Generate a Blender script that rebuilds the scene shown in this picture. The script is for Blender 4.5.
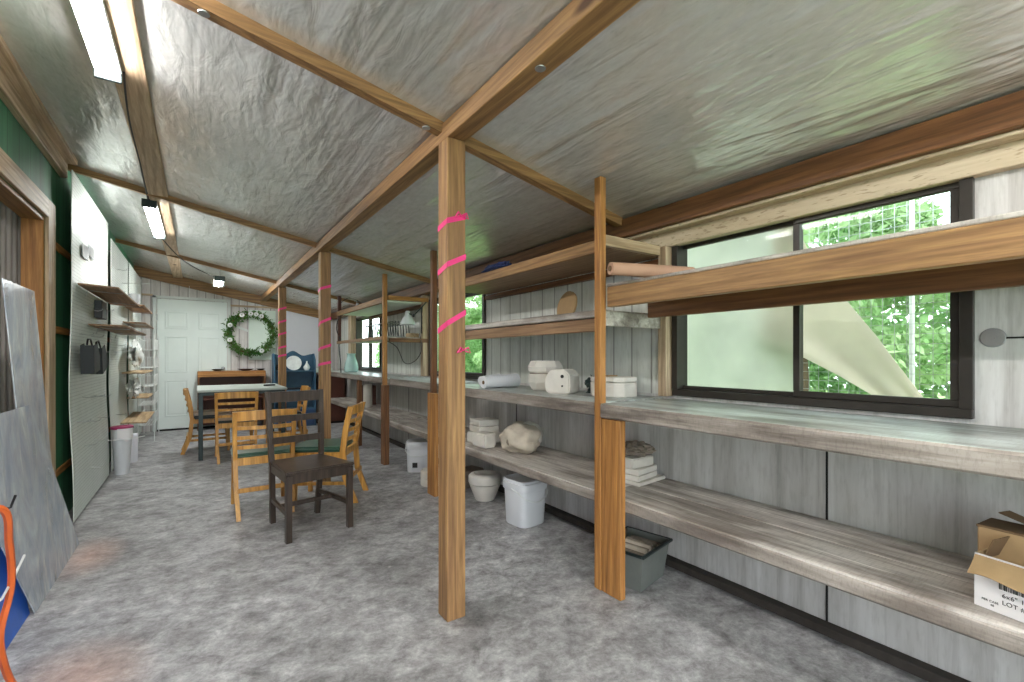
import bpy, bmesh, math, random
from mathutils import Vector, Matrix, noise
PI=math.pi
for o in list(bpy.data.objects): bpy.data.objects.remove(o,do_unlink=True)
S=bpy.context.scene; COL=S.collection
rnd=random.Random(7)
# ---------------------------------------------------------------- camera
cam_d=bpy.data.cameras.new('camera'); cam=bpy.data.objects.new('camera',cam_d); COL.objects.link(cam)
cam_d.sensor_fit='HORIZONTAL'; cam_d.sensor_width=36; cam_d.lens=462/1024*36
cam_d.shift_y=16/1024; cam_d.clip_start=.05; cam_d.clip_end=200
cam.location=(0,0,1.17); cam.rotation_euler=(PI/2,0,-math.radians(34.287))
S.camera=cam
# ---------------------------------------------------------------- world, exposure
S.view_settings.view_transform='Standard'; S.view_settings.look='None'; S.view_settings.gamma=1
S.view_settings.use_curve_mapping=False; S.view_settings.exposure=1.15
W=bpy.data.worlds.new('world'); S.world=W; W.use_nodes=True
wn=W.node_tree; bg=wn.nodes['Background']
bg.inputs[0].default_value=(.86,.95,1.0,1); bg.inputs[1].default_value=2.7
sun_d=bpy.data.lights.new('sun','SUN'); sun=bpy.data.objects.new('sun',sun_d); COL.objects.link(sun)
sun_d.energy=1.2; sun_d.angle=.25; sun_d.color=(1,.97,.9); sun.rotation_euler=(math.radians(26),math.radians(-14),0)
TUBE=44.0          # emission of the fluorescent tubes
CAMXY=(0,0)
# ---------------------------------------------------------------- materials
def hexc(h,k=1.0):
    v=[int(h[i:i+2],16)/255 for i in (0,2,4)]
    return tuple(k*(x/12.92 if x<=.04045 else ((x+.055)/1.055)**2.4) for x in v)+(1,)
def newmat(n):
    m=bpy.data.materials.new(n); m.use_nodes=True; nt=m.node_tree
    return m,nt,nt.nodes['Principled BSDF']
def nd(nt,t,**k):
    n=nt.nodes.new(t)
    for a,b in k.items(): setattr(n,a,b)
    return n
def mapping(nt,scale,rot=(0,0,0),src='Object'):
    tc=nd(nt,'ShaderNodeTexCoord'); mp=nd(nt,'ShaderNodeMapping')
    mp.inputs['Scale'].default_value=scale; mp.inputs['Rotation'].default_value=rot
    nt.links.new(tc.outputs[src],mp.inputs[0]); return mp.outputs[0]
def ntex(nt,vec,scale,detail=4,rough=.6,dist=0):
    n=nd(nt,'ShaderNodeTexNoise'); n.inputs['Scale'].default_value=scale; n.inputs['Detail'].default_value=detail
    n.inputs['Roughness'].default_value=rough; n.inputs['Distortion'].default_value=dist
    nt.links.new(vec,n.inputs['Vector']); return n.outputs[0]
def ramp(nt,fac,stops):
    r=nd(nt,'ShaderNodeValToRGB'); e=r.color_ramp.elements
    while len(e)<len(stops): e.new(.5)
    for i,(p,c) in enumerate(stops): e[i].position=p; e[i].color=c
    nt.links.new(fac,r.inputs[0]); return r.outputs[0]
def mixc(nt,fac,a,b,mode='MIX'):
    m=nd(nt,'ShaderNodeMix',data_type='RGBA',blend_type=mode)
    for s,v in ((0,fac),(6,a),(7,b)):
        if hasattr(v,'links'): nt.links.new(v,m.inputs[s])
        else: m.inputs[s].default_value=v
    return m.outputs[2]
def bump(nt,b,h,strength=.3,dist=.01):
    n=nd(nt,'ShaderNodeBump'); n.inputs['Strength'].default_value=strength; n.inputs['Distance'].default_value=dist
    nt.links.new(h,n.inputs['Height']); nt.links.new(n.outputs[0],b.inputs['Normal'])
def plain(n,h,rough=.6,metal=0,var=.12,vs=14,k=1.0,bmp=.08):
    m,nt,b=newmat(n); c=hexc(h,k)
    v=mapping(nt,(1,1,1)); f=ntex(nt,v,vs)
    lo=tuple(x*(1-var) for x in c[:3])+(1,); hi=tuple(min(1,x*(1+var)) for x in c[:3])+(1,)
    nt.links.new(ramp(nt,f,[(.3,lo),(.7,hi)]),b.inputs['Base Color'])
    b.inputs['Roughness'].default_value=rough; b.inputs['Metallic'].default_value=metal
    if bmp: bump(nt,b,f,bmp,.004)
    return m
def wood(n,dark,light,axis='z',ring=16,rough=.55,knots=True,knotc='4a2a12'):
    m,nt,b=newmat(n)
    st={'x':(.05,1,1),'y':(1,.05,1),'z':(1,1,.05)}[axis]
    v=mapping(nt,st); f=ntex(nt,v,ring*2.2,5,.6,1.2)
    f2=ntex(nt,v,ring*9,3,.7)
    base=ramp(nt,f,[(.28,hexc(dark)),(.5,tuple((a+c)/2 for a,c in zip(hexc(dark),hexc(light)))),(.68,hexc(light))])
    base=mixc(nt,.35,base,ramp(nt,f2,[(.3,(.35,.33,.3,1)),(.6,(1,1,1,1))]),'MULTIPLY')
    wv=nd(nt,'ShaderNodeTexWave',wave_type='BANDS',bands_direction='DIAGONAL'); wv.inputs['Scale'].default_value=ring*.9; wv.inputs['Distortion'].default_value=7; wv.inputs['Detail'].default_value=3; wv.inputs['Detail Scale'].default_value=1.2
    nt.links.new(v,wv.inputs['Vector'])
    base=mixc(nt,.38,base,ramp(nt,wv.outputs[1],[(.1,(.42,.36,.3,1)),(.55,(1,1,1,1))]),'MULTIPLY')
    if knots:
        st2={'x':(.35,1,1),'y':(1,.35,1),'z':(1,1,.35)}[axis]
        kv=mapping(nt,st2); vo=nd(nt,'ShaderNodeTexVoronoi'); vo.inputs['Scale'].default_value=3.2
        nt.links.new(kv,vo.inputs['Vector'])
        kf=ramp(nt,vo.outputs['Distance'],[(.045,(1,1,1,1)),(.085,(0,0,0,1))])
        base=mixc(nt,kf,base,hexc(knotc))
    nt.links.new(base,b.inputs['Base Color']); b.inputs['Roughness'].default_value=rough
    bump(nt,b,f2,.15,.003)
    return m
M={}
for ax in 'xyz':
    M['fir_'+ax]=wood('fir_lumber_'+ax,'7e5a3b','ac8454',ax)
    M['gold_'+ax]=wood('golden_lumber_'+ax,'94602f','c48c4c',ax)
    M['pale_'+ax]=wood('pale_lumber_'+ax,'a88c6e','cfb99b',ax)
    M['brown_'+ax]=wood('brown_lumber_'+ax,'5e3a20','8a5c36',ax)
M['board_y']=wood('board_y','7d5c40','a98663','y'); M['board_x']=wood('board_x','7d5c40','a98663','x')
M['honey']=wood('honey_chair_wood','b87e38','dfa856','z',10,.38,False)
M['walnut']=wood('dark_chair_wood','2f2723','54463d','z',10,.3,False)
M['mdf']=plain('fibreboard','a88a66',.7)
M['tan']=wood('tan_plywood','a88c68','cbb08a','y',12,.6,False)
M['redbrown']=plain('red_brown_wood','512a1e',.5)
# plywood soffit: pale with little dark flecks
def plymat():
    m,nt,b=newmat('pale_plywood'); f=ntex(nt,mapping(nt,(1,.12,1)),18,4,.6,.6); g=ntex(nt,mapping(nt,(1,.2,1)),110,2)
    c=ramp(nt,f,[(.3,hexc('b09c80')),(.7,hexc('cfbfa5'))]); c=mixc(nt,.5,c,ramp(nt,g,[(.32,hexc('8a7050')),(.42,(1,1,1,1))]),'MULTIPLY')
    nt.links.new(c,b.inputs['Base Color']); b.inputs['Roughness'].default_value=.7; return m
M['ply']=plymat()
# weathered grey shelf deck
def deckmat(n='weathered_deck',c1='8d8178',c2='b4aaa1',c3='cfc8c2'):
    m,nt,b=newmat(n)
    f=ntex(nt,mapping(nt,(1,.09,1)),14,6,.65,.8); g=ntex(nt,mapping(nt,(1,.3,1)),7.5,5); k=ntex(nt,mapping(nt,(.3,3,1)),55,2)
    c=ramp(nt,f,[(.25,hexc(c1)),(.5,hexc(c2)),(.72,hexc(c3))])
    c=mixc(nt,.8,c,ramp(nt,g,[(.40,(.42,.38,.36,1)),(.54,(1,1,1,1))]),'MULTIPLY')
    s3=ntex(nt,mapping(nt,(1,.05,1)),30,4,.7)
    c=mixc(nt,.55,c,ramp(nt,s3,[(.38,(.4,.36,.33,1)),(.5,(1,1,1,1))]),'MULTIPLY')
    c=mixc(nt,.3,c,ramp(nt,k,[(.35,(.5,.48,.46,1)),(.5,(1,1,1,1))]),'MULTIPLY')
    nt.links.new(c,b.inputs['Base Color']); b.inputs['Roughness'].default_value=.5
    bump(nt,b,f,.25,.004); return m
M['deck']=deckmat('weathered_deck','9a8f87','c0b8b0','dcd6d0')
M['edge']=deckmat('worn_board_edge','6f665f','9a9088','b5aca4')
M['top']=deckmat('painted_counter','94938d','b3bab7','c8d2d0')
M['top'].node_tree.nodes['Principled BSDF'].inputs['Roughness'].default_value=.33
# concrete floor
def floormat():
    m,nt,b=newmat('concrete'); v=mapping(nt,(1,1,1),(0,0,.6)); vs=mapping(nt,(1,1.15,1),(0,0,.5))
    f=ntex(nt,vs,2.4,9,.68,.3); g=ntex(nt,vs,8.5,10,.78,.3); k=ntex(nt,v,42,5,.75); w=ntex(nt,v,5.2,5,.55,.3); q=ntex(nt,v,.9,3)
    c=ramp(nt,g,[(.34,hexc('6a6868')),(.46,hexc('939192')),(.56,hexc('aaa9aa')),(.67,hexc('c8c7c8'))])
    c=mixc(nt,.75,c,ramp(nt,f,[(.37,(.55,.54,.54,1)),(.5,(.93,.93,.93,1)),(.63,(1.12,1.12,1.13,1))]),'MULTIPLY')
    c=mixc(nt,.45,c,ramp(nt,k,[(.35,(.45,.45,.45,1)),(.6,(1.1,1.1,1.1,1))]),'MULTIPLY')
    c=mixc(nt,ramp(nt,w,[(.68,(0,0,0,1)),(.73,(.65,.65,.65,1))]),c,hexc('d8d2cf'))
    # two soft-edged orange-pink patches by the left wall
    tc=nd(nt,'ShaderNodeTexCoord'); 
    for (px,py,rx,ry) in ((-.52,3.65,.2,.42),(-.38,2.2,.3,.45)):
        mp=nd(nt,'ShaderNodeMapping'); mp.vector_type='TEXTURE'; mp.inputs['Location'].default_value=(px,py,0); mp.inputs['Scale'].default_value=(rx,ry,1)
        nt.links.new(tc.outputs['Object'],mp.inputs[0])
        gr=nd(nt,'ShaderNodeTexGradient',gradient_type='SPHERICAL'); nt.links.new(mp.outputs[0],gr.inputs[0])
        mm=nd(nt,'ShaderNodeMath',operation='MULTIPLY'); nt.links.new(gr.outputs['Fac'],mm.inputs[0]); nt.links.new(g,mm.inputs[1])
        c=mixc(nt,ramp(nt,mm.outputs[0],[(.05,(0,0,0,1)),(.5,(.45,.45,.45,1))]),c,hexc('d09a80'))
    nt.links.new(c,b.inputs['Base Color']); b.inputs['Roughness'].default_value=.55
    bump(nt,b,g,.35,.008); return m
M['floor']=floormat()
# crinkled foil insulation
def foilmat():
    m,nt,b=newmat('foil'); 
    v=mapping(nt,(1,.11,1),(0,0,.08)); f=ntex(nt,v,8.5,3,.5,.4)
    v2=mapping(nt,(1,.35,1),(0,0,-.2)); g=ntex(nt,v2,14,3,.5,.5)
    h=ntex(nt,mapping(nt,(1,1,1)),2.0,2)
    x=nd(nt,'ShaderNodeSeparateXYZ'); nt.links.new(mapping(nt,(1,1,1)),x.inputs[0])
    # wrinkles run stronger on the low side of the roof
    rr=nd(nt,'ShaderNodeMapRange'); rr.inputs[1].default_value=.2; rr.inputs[2].default_value=1.2; rr.inputs[3].default_value=.35; rr.inputs[4].default_value=1.0
    nt.links.new(x.outputs[0],rr.inputs[0])
    a=nd(nt,'ShaderNodeMath',operation='MULTIPLY'); nt.links.new(f,a.inputs[0]); nt.links.new(rr.outputs[0],a.inputs[1])
    s=nd(nt,'ShaderNodeMath',operation='MULTIPLY_ADD'); nt.links.new(g,s.inputs[0]); s.inputs[1].default_value=.30; nt.links.new(a.outputs[0],s.inputs[2])
    s2=nd(nt,'ShaderNodeMath',operation='MULTIPLY_ADD'); nt.links.new(h,s2.inputs[0]); s2.inputs[1].default_value=.55; nt.links.new(s.outputs[0],s2.inputs[2])
    bump(nt,b,s2.outputs[0],.75,.04)
    k=ntex(nt,mapping(nt,(1,.4,1)),38,3)
    c=ramp(nt,k,[(.2,hexc('c6c8c6')),(.36,hexc('dcdddb')),(.8,hexc('ebebeb'))])
    nt.links.new(c,b.inputs['Base Color']); b.inputs['Metallic'].default_value=.55; b.inputs['Roughness'].default_value=.27
    return m
M['foil']=foilmat()
# whitewashed boards with vertical streaks and grooves
def washmat(n,axis,c1,c2,c3,groove=.0,streak=.5):
    m,nt,b=newmat(n)
    sc={'y':(1,1,.08),'x':(1,1,.08)}[axis]
    f=ntex(nt,mapping(nt,sc),9,6,.62,.2); g=ntex(nt,mapping(nt,(1,1,.6)),1.6,4); k=ntex(nt,mapping(nt,(1,1,.2)),60,3)
    c=ramp(nt,f,[(.25,hexc(c1)),(.5,hexc(c2)),(.72,hexc(c3))])
    c=mixc(nt,streak,c,ramp(nt,g,[(.35,(.62,.6,.58,1)),(.6,(1,1,1,1))]),'MULTIPLY')
    dr=ntex(nt,mapping(nt,(1,1,.04)),22,5,.65,.3)
    c=mixc(nt,streak,c,ramp(nt,dr,[(.36,(.6,.58,.57,1)),(.5,(1,1,1,1))]),'MULTIPLY')
    c=mixc(nt,.25,c,ramp(nt,k,[(.33,(.55,.53,.5,1)),(.5,(1,1,1,1))]),'MULTIPLY')
    if groove:
        x=nd(nt,'ShaderNodeSeparateXYZ'); nt.links.new(mapping(nt,(1,1,1)),x.inputs[0])
        md=nd(nt,'ShaderNodeMath',operation='PINGPONG'); md.inputs[1].default_value=groove/2
        nt.links.new(x.outputs[1 if axis=='y' else 0],md.inputs[0])
        r=ramp(nt,md.outputs[0],[(.003,(.3,.28,.27,1)),(.0075,(1,1,1,1))])
        c=mixc(nt,.8,c,r,'MULTIPLY')
    nt.links.new(c,b.inputs['Base Color']); b.inputs['Roughness'].default_value=.6
    bump(nt,b,f,.2,.004); return m
M['wallR']=washmat('whitewashed_panel','y','b0aca7','cdcac7','e0dedc',0,.5)
M['wallG']=washmat('grey_green_board','y','c6c9c2','dadcd6','e8eae6',.15,.25)
M['wallB']=washmat('whitewashed_boards','x','b8b0ac','d4cecb','e4e1df',.12,.25)
M['green']=washmat('green_board','y','2a5a40','387552','468a62',.2,.3)
M['siding']=washmat('grey_siding','y','6e6763','8f8884','a8a29e',0,.5)
M['lav']=plain('pale_grey_board','dcdbe2',.6,var=.04,vs=2)
M['mint']=plain('pale_green_board','e2eee4',.55,var=.04,vs=3)
M['door']=plain('door_paint','dde5e1',.45,var=.03,vs=3,bmp=0)
M['trimwhite']=plain('white_trim_paint','d0d4d0',.5,var=.05)
M['dark']=plain('dark_gap','1c1a19',.9)
M['sole']=plain('dark_sole_plate','3c3530',.8,var=.3)
M['bronze']=plain('bronze_aluminium','35302c',.42,.3,var=.15)
M['black']=plain('black_plastic','14161a',.4,var=.1,bmp=0)
M['blackmesh']=plain('black_wire_mesh','24282b',.6,var=.3,vs=300)
M['white']=plain('white_plastic','d9dade',.38,var=.03,vs=5,bmp=0)
M['plaster']=plain('plaster','d2ccc3',.85,var=.09,vs=9,bmp=.25)
M['plaster2']=plain('stained_plaster','c2b6a6',.85,var=.22,vs=7,bmp=.5)
M['clay']=plain('brown_paper_wrap','8d8074',.8,var=.3,vs=12,bmp=.5)
M['claydark']=plain('dark_crumpled_paper','2f3d3c',.8,var=.4,vs=20,bmp=.5)
M['kraft']=plain('kraft_paper','b58e76',.7,var=.07,vs=5)
M['card']=plain('cardboard','a58862',.8,var=.1,vs=18)
M['cardd']=plain('cardboard_inside','6b5238',.85,var=.12)
M['label']=plain('printed_label','e4dfe0',.5,var=.02,bmp=0)
M['ink']=plain('ink','2c2a2a',.7,bmp=0)
M['vinyl']=plain('green_vinyl','3c5c4c',.32,var=.12)
M['vinylk']=plain('black_vinyl','22282a',.35,var=.12)
M['cushion']=plain('beige_cushion','b9a592',.85,var=.1)
M['tabletop']=plain('pale_laminate','a9b0aa',.35,var=.06)
M['steel']=plain('dark_steel','333c3c',.4,.5)
M['galv']=plain('galvanised','b4b6b8',.35,.85)
M['wire']=plain('white_wire','dcdedc',.4)
M['teal']=plain('blue_paint','33566e',.5,var=.12)
M['tealdark']=plain('deep_blue_paint','223f66',.5,var=.12)
M['pink']=plain('pink_tape','e0307c',.45,var=.08,bmp=0)
M['orange']=plain('orange_cord','d8642a',.45,bmp=0)
M['blueplastic']=plain('blue_plastic','1660c8',.4,var=.1)
M['ceramic']=plain('white_ceramic','e2e4e2',.25,bmp=0)
M['crate']=plain('grey_tote','6d706c',.5,var=.08)
M['cable']=plain('dark_cable','26262a',.6,bmp=0)
M['bluecloth']=plain('navy_cloth','1c2a55',.8,var=.3)
M['maroon']=plain('magenta_rim','a02a5c',.5)
M['grass']=plain('grass','6f8a4a',.9,var=.3,vs=6)
M['bark']=plain('bark','5a4a3a',.9,var=.3)
M['pebbles']=plain('paper_clutter','d2d3d0',.5,var=.2,vs=30,bmp=.5)
def leafmat(n,h1,h2):
    m,nt,b=newmat(n); nt.nodes.remove(b); out=nt.nodes['Material Output']
    f=ntex(nt,mapping(nt,(1,1,1)),3,3); c=ramp(nt,f,[(.3,hexc(h1)),(.7,hexc(h2))])
    d=nd(nt,'ShaderNodeBsdfDiffuse'); t=nd(nt,'ShaderNodeBsdfTranslucent'); x=nd(nt,'ShaderNodeMixShader'); x.inputs[0].default_value=.45
    for s in (d,t): nt.links.new(c,s.inputs[0])
    nt.links.new(d.outputs[0],x.inputs[1]); nt.links.new(t.outputs[0],x.inputs[2]); nt.links.new(x.outputs[0],out.inputs[0]); return m
M['leafA']=leafmat('leaf_bright','7ea468','c8dcb0'); M['leafB']=leafmat('leaf_mid','76a068','b4d09c'); M['leafw']=leafmat('leaf_wreath','3c6a34','769a58')
def tarpmat(n,h,tr,al):
    m,nt,b=newmat(n); nt.nodes.remove(b); out=nt.nodes['Material Output']
    f=ntex(nt,mapping(nt,(1,1,1)),4,4); c=ramp(nt,f,[(.3,hexc(h,.85)),(.7,hexc(h))])
    d=nd(nt,'ShaderNodeBsdfDiffuse'); t=nd(nt,'ShaderNodeBsdfTranslucent'); x=nd(nt,'ShaderNodeMixShader'); x.inputs[0].default_value=tr
    p=nd(nt,'ShaderNodeBsdfTransparent'); y=nd(nt,'ShaderNodeMixShader'); y.inputs[0].default_value=al
    for s in (d,t): nt.links.new(c,s.inputs[0])
    nt.links.new(d.outputs[0],x.inputs[1]); nt.links.new(t.outputs[0],x.inputs[2])
    nt.links.new(p.outputs[0],y.inputs[1]); nt.links.new(x.outputs[0],y.inputs[2]); nt.links.new(y.outputs[0],out.inputs[0]); return m
M['tarp']=tarpmat('translucent_tarp','f1e7dd',.6,.92)
M['poly']=tarpmat('clear_poly','f3f1ec',.6,.86)
M['haze']=tarpmat('dusty_acrylic','ccd4da',.4,.6)
def plexmat():
    m,nt,b=newmat('cloudy_acrylic'); v=mapping(nt,(1,1,.5),(.3,0,0))
    f=ntex(nt,v,3.5,7,.65,1.4); k=ntex(nt,mapping(nt,(1,1,.3),(.25,0,0)),9,7,.7,1.2)
    c=ramp(nt,k,[(.4,hexc('b9c3d2')),(.58,hexc('d0d6dc')),(.68,hexc('f4f5f5'))])
    nt.links.new(c,b.inputs['Base Color']); b.inputs['Roughness'].default_value=.22
    nt.links.new(ramp(nt,f,[(.35,(.45,.45,.45,1)),(.62,(.9,.9,.9,1))]),b.inputs['Alpha']); return m
M['plex']=plexmat()
def glassmat():
    m,nt,b=newmat('window_glass'); nt.nodes.remove(b); out=nt.nodes['Material Output']
    g=nd(nt,'ShaderNodeBsdfGlossy'); g.inputs['Roughness'].default_value=.03; t=nd(nt,'ShaderNodeBsdfTransparent'); t.inputs[0].default_value=(.95,.98,.96,1)
    x=nd(nt,'ShaderNodeMixShader'); x.inputs[0].default_value=.005
    nt.links.new(t.outputs[0],x.inputs[1]); nt.links.new(g.outputs[0],x.inputs[2]); nt.links.new(x.outputs[0],out.inputs[0]); return m
M['glass']=glassmat()
def vaseglass():
    m,nt,b=newmat('pale_blue_glass'); b.inputs['Base Color'].default_value=hexc('c5e4e0'); b.inputs['Roughness'].default_value=.25
    b.inputs['Transmission Weight'].default_value=.35; return m
M['vase']=vaseglass()
def emis(n,col,st):
    m,nt,b=newmat(n); b.inputs['Base Color'].default_value=(.9,.9,.9,1); b.inputs['Emission Color'].default_value=col; b.inputs['Emission Strength'].default_value=st; return m
M['tube']=emis('fluorescent_lens',(1,.985,.96,1),TUBE)
M['tube2']=emis('fluorescent_dim',(.97,1,.98,1),24)
M['tube3']=emis('fluorescent_small',(.97,1,.98,1),75)
def pegmat():
    m,nt,b=newmat('pegboard'); x=nd(nt,'ShaderNodeSeparateXYZ'); nt.links.new(mapping(nt,(1,1,1)),x.inputs[0])
    qs=[]
    for i in (1,2):
        p=nd(nt,'ShaderNodeMath',operation='PINGPONG'); p.inputs[1].default_value=.0127; nt.links.new(x.outputs[i],p.inputs[0])
        q=nd(nt,'ShaderNodeMath',operation='MULTIPLY'); nt.links.new(p.outputs[0],q.inputs[0]); nt.links.new(p.outputs[0],q.inputs[1]); qs.append(q)
    a=nd(nt,'ShaderNodeMath',operation='ADD'); nt.links.new(qs[0].outputs[0],a.inputs[0]); nt.links.new(qs[1].outputs[0],a.inputs[1])
    l=nd(nt,'ShaderNodeMath',operation='LESS_THAN'); l.inputs[1].default_value=.0034**2; nt.links.new(a.outputs[0],l.inputs[0])
    f=ntex(nt,mapping(nt,(1,1,1)),2.5,4); c=ramp(nt,f,[(.3,hexc('ccd4cd')),(.7,hexc('dfe5e0'))])
    nt.links.new(mixc(nt,l.outputs[0],c,hexc('4a4f4c')),b.inputs['Base Color']); b.inputs['Roughness'].default_value=.4; return m
M['peg']=pegmat()
# ---------------------------------------------------------------- mesh helpers
class MB:
    def __init__(s): s.bm=bmesh.new()
    def box(s,x0,x1,y0,y1,z0,z1,bev=.003,mat=None):
        r=bmesh.ops.create_cube(s.bm,size=1)['verts']
        T=Matrix.Translation(((x0+x1)/2,(y0+y1)/2,(z0+z1)/2))@Matrix.Diagonal((abs(x1-x0),abs(y1-y0),abs(z1-z0),1))
        if mat is not None: T=mat@T
        bmesh.ops.transform(s.bm,matrix=T,verts=r)
        bev=min(bev,.3*min(abs(x1-x0),abs(y1-y0),abs(z1-z0)))
        if bev>0:
            es=list({e for v in r for e in v.link_edges})
            bmesh.ops.bevel(s.bm,geom=es,offset=bev,segments=1,affect='EDGES')
        return s
    def bar(s,p,q,w,t,bev=.002,up=(0,0,1)):
        p=Vector(p);q=Vector(q);d=(q-p);L=d.length;d.normalize()
        u=Vector(up)
        if abs(d.dot(u))>.98: u=Vector((0,1,0))
        a=d.cross(u).normalized(); b=a.cross(d).normalized()
        m=Matrix((( a.x,b.x,d.x,0),(a.y,b.y,d.y,0),(a.z,b.z,d.z,0),(0,0,0,1))); m=Matrix.Translation((p+q)/2)@m
        return s.box(-w/2,w/2,-t/2,t/2,-L/2,L/2,bev,m)
    def tube(s,pts,r,n=8,rs=None):
        pts=[Vector(p) for p in pts]; rings=[]
        prev=None
        for i,p in enumerate(pts):
            d=(pts[min(i+1,len(pts)-1)]-pts[max(i-1,0)]).normalized()
            if prev is None:
                u=Vector((0,0,1)) if abs(d.z)<.9 else Vector((1,0,0)); a=d.cross(u).normalized()
            else: a=(prev-d*prev.dot(d)).normalized()
            prev=a; b=d.cross(a); rr=rs[i] if rs else r
            rings.append([s.bm.verts.new(p+a*rr*math.cos(2*PI*k/n)+b*rr*math.sin(2*PI*k/n)) for k in range(n)])
        for A,B in zip(rings,rings[1:]):
            for k in range(n): s.bm.faces.new((A[k],A[(k+1)%n],B[(k+1)%n],B[k]))
        s.bm.faces.new(rings[0][::-1]); s.bm.faces.new(rings[-1]); return s
    def lathe(s,prof,c=(0,0,0),n=24,mat=None,sq=0):
        c=Vector(c); rings=[]
        for r,z in prof:
            ring=[]
            for k in range(n):
                t=2*PI*k/n; x,y=math.cos(t),math.sin(t)
                if sq: 
                    e=sq; x,y=[math.copysign(abs(q)**e,q) for q in (x,y)]
                p=Vector((r*x,r*y,z))
                if mat is not None: p=mat@p
                ring.append(s.bm.verts.new(c+p))
            rings.append(ring)
        for A,B in zip(rings,rings[1:]):
            for k in range(n): s.bm.faces.new((A[k],A[(k+1)%n],B[(k+1)%n],B[k]))
        if prof[0][0]>1e-4: s.bm.faces.new(rings[0][::-1])
        if prof[-1][0]>1e-4: s.bm.faces.new(rings[-1])
        return s
    def prism(s,pts,ext):
        a=[s.bm.verts.new(p) for p in pts]; e=Vector(ext); b=[s.bm.verts.new(Vector(p)+e) for p in pts]; n=len(pts)
        s.bm.faces.new(a[::-1]); s.bm.faces.new(b)
        for k in range(n): s.bm.faces.new((a[k],a[(k+1)%n],b[(k+1)%n],b[k]))
        return s
    def sheet(s,fn,nu,nv,th):   # fn(u,v)->point ; th vector thickness
        th=Vector(th); g=[[[s.bm.verts.new(Vector(fn(i/nu,j/nv))+th*k) for j in range(nv+1)] for i in range(nu+1)] for k in (0,1)]
        for k in (0,1):
            for i in range(nu):
                for j in range(nv):
                    f=(g[k][i][j],g[k][i+1][j],g[k][i+1][j+1],g[k][i][j+1]); s.bm.faces.new(f if k else f[::-1])
        for i in range(nu):
            for j in (0,nv): s.bm.faces.new((g[0][i][j],g[0][i+1][j],g[1][i+1][j],g[1][i][j]))
        for j in range(nv):
            for i in (0,nu): s.bm.faces.new((g[0][i][j],g[0][i][j+1],g[1][i][j+1],g[1][i][j]))
        return s
    def blob(s,c,r,amp=.15,freq=4,sub=3,seed=0,flat=None):
        vs=bmesh.ops.create_icosphere(s.bm,subdivisions=sub,radius=1)['verts']
        for v in vs:
            p=v.co.copy(); k=1+amp*noise.noise(p*freq*.4+Vector((seed,seed,seed)))*2
            q=Vector((p.x*r[0],p.y*r[1],p.z*r[2]))*k
            if flat is not None: q.z=max(q.z,-flat)
            v.co=q+Vector(c)
        return s
    def build(s,name,mat,parent=None,loc=None,smooth=False,rotz=0):
        bmesh.ops.recalc_face_normals(s.bm,faces=s.bm.faces)
        me=bpy.data.meshes.new(name); s.bm.to_mesh(me); s.bm.free(); me.materials.append(mat)
        if smooth:
            for p in me.polygons: p.use_smooth=True
            me.set_sharp_from_angle(angle=math.radians(42))
        o=bpy.data.objects.new(name,me); COL.objects.link(o)
        if parent: o.parent=parent
        if loc: o.location=loc
        if rotz: o.rotation_euler.z=rotz
        return o
def tag(o,label,cat,group=None,kind=None):
    o['label']=label; o['category']=cat
    if group: o['group']=group
    if kind: o['kind']=kind
    return o
def thing(name,label,cat,loc=(0,0,0),rz=0,group=None):
    o=bpy.data.objects.new(name,None); COL.objects.link(o); o.empty_display_size=.05
    o.location=loc; o.rotation_euler.z=rz; return tag(o,label,cat,group)
def struct(name,mb,m,label,parent=None,smooth=False):
    o=mb.build(name,m,parent,smooth=smooth)
    if not parent: o['kind']='structure'; o['label']=label
    return o
def kids(o): return [c for c in bpy.data.objects if c.parent==o]
def dup(o,loc=None,rz=None,label=None,parent=None,scale=None):
    c=o.copy(); COL.objects.link(c)
    if parent: c.parent=parent
    if loc is not None: c.location=loc
    if rz is not None: c.rotation_euler.z=rz
    if label: c['label']=label
    if scale: c.scale=scale
    for k in kids(o): dup(k,parent=c)
    return c
def cz(x): return 2.42-.20*x          # underside of the sloping ceiling
Y0,Y1=-2.6,9.25; XL,XR=-.80,2.23
# ---------------------------------------------------------------- setting
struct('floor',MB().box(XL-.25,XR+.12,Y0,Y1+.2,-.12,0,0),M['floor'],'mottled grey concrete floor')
g=MB().box(-14,22,-16,30,-.35,-.13,0).build('ground',M['grass']); g['kind']='structure'; g['label']='grassy ground outside the windows'
cm=MB()
cm.prism([(XL-.25,Y0,cz(XL-.25)),(XR+.3,Y0,cz(XR+.3)),(XR+.3,Y0,cz(XR+.3)+.06),(XL-.25,Y0,cz(XL-.25)+.06)],(0,Y1-Y0+.2,0))
struct('ceiling',cm,M['foil'],'sloping silver foil insulation ceiling')
WIN=[(.42,1.64),(3.70,4.94),(6.65,7.90)]; WB,WT=.955,1.83
# right wall built around the windows
wr=MB(); t=.09
wr.box(XR,XR+t,Y0,Y1,0,WB,0)
wr.box(XR,XR+t,Y0,Y1,WT,2.0,0)
ys=[Y0]+[v for w in WIN for v in w]+[Y1]
wr.box(XR,XR+t,ys[0],ys[1],WB,WT,0); 
struct('wall_right',wr,M['wallR'],'streaked grey whitewashed right wall')
wg=MB()
for a,b_ in ((1.64,3.70),(4.94,6.65),(7.90,Y1)): wg.box(XR,XR+t,a,b_,WB,WT,0)
struct('wall_right_upper',wg,M['wallG'],'pale grey green boards between the windows')
sm=MB()
for y in (.875,3.2,5.6): sm.box(XR-.003,XR,y-.004,y+.004,0,.93,0)
sm.box(XR-.006,XR,-1.0,.37,1.231,1.237,0)
struct('trim_1',sm,M['dark'],'dark seams between wall panels')
struct('baseboard_right',MB().box(XR-.055,XR,Y0,8.2,0,.04),M['sole'],'dark sole plate along the foot of the right wall')
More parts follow.
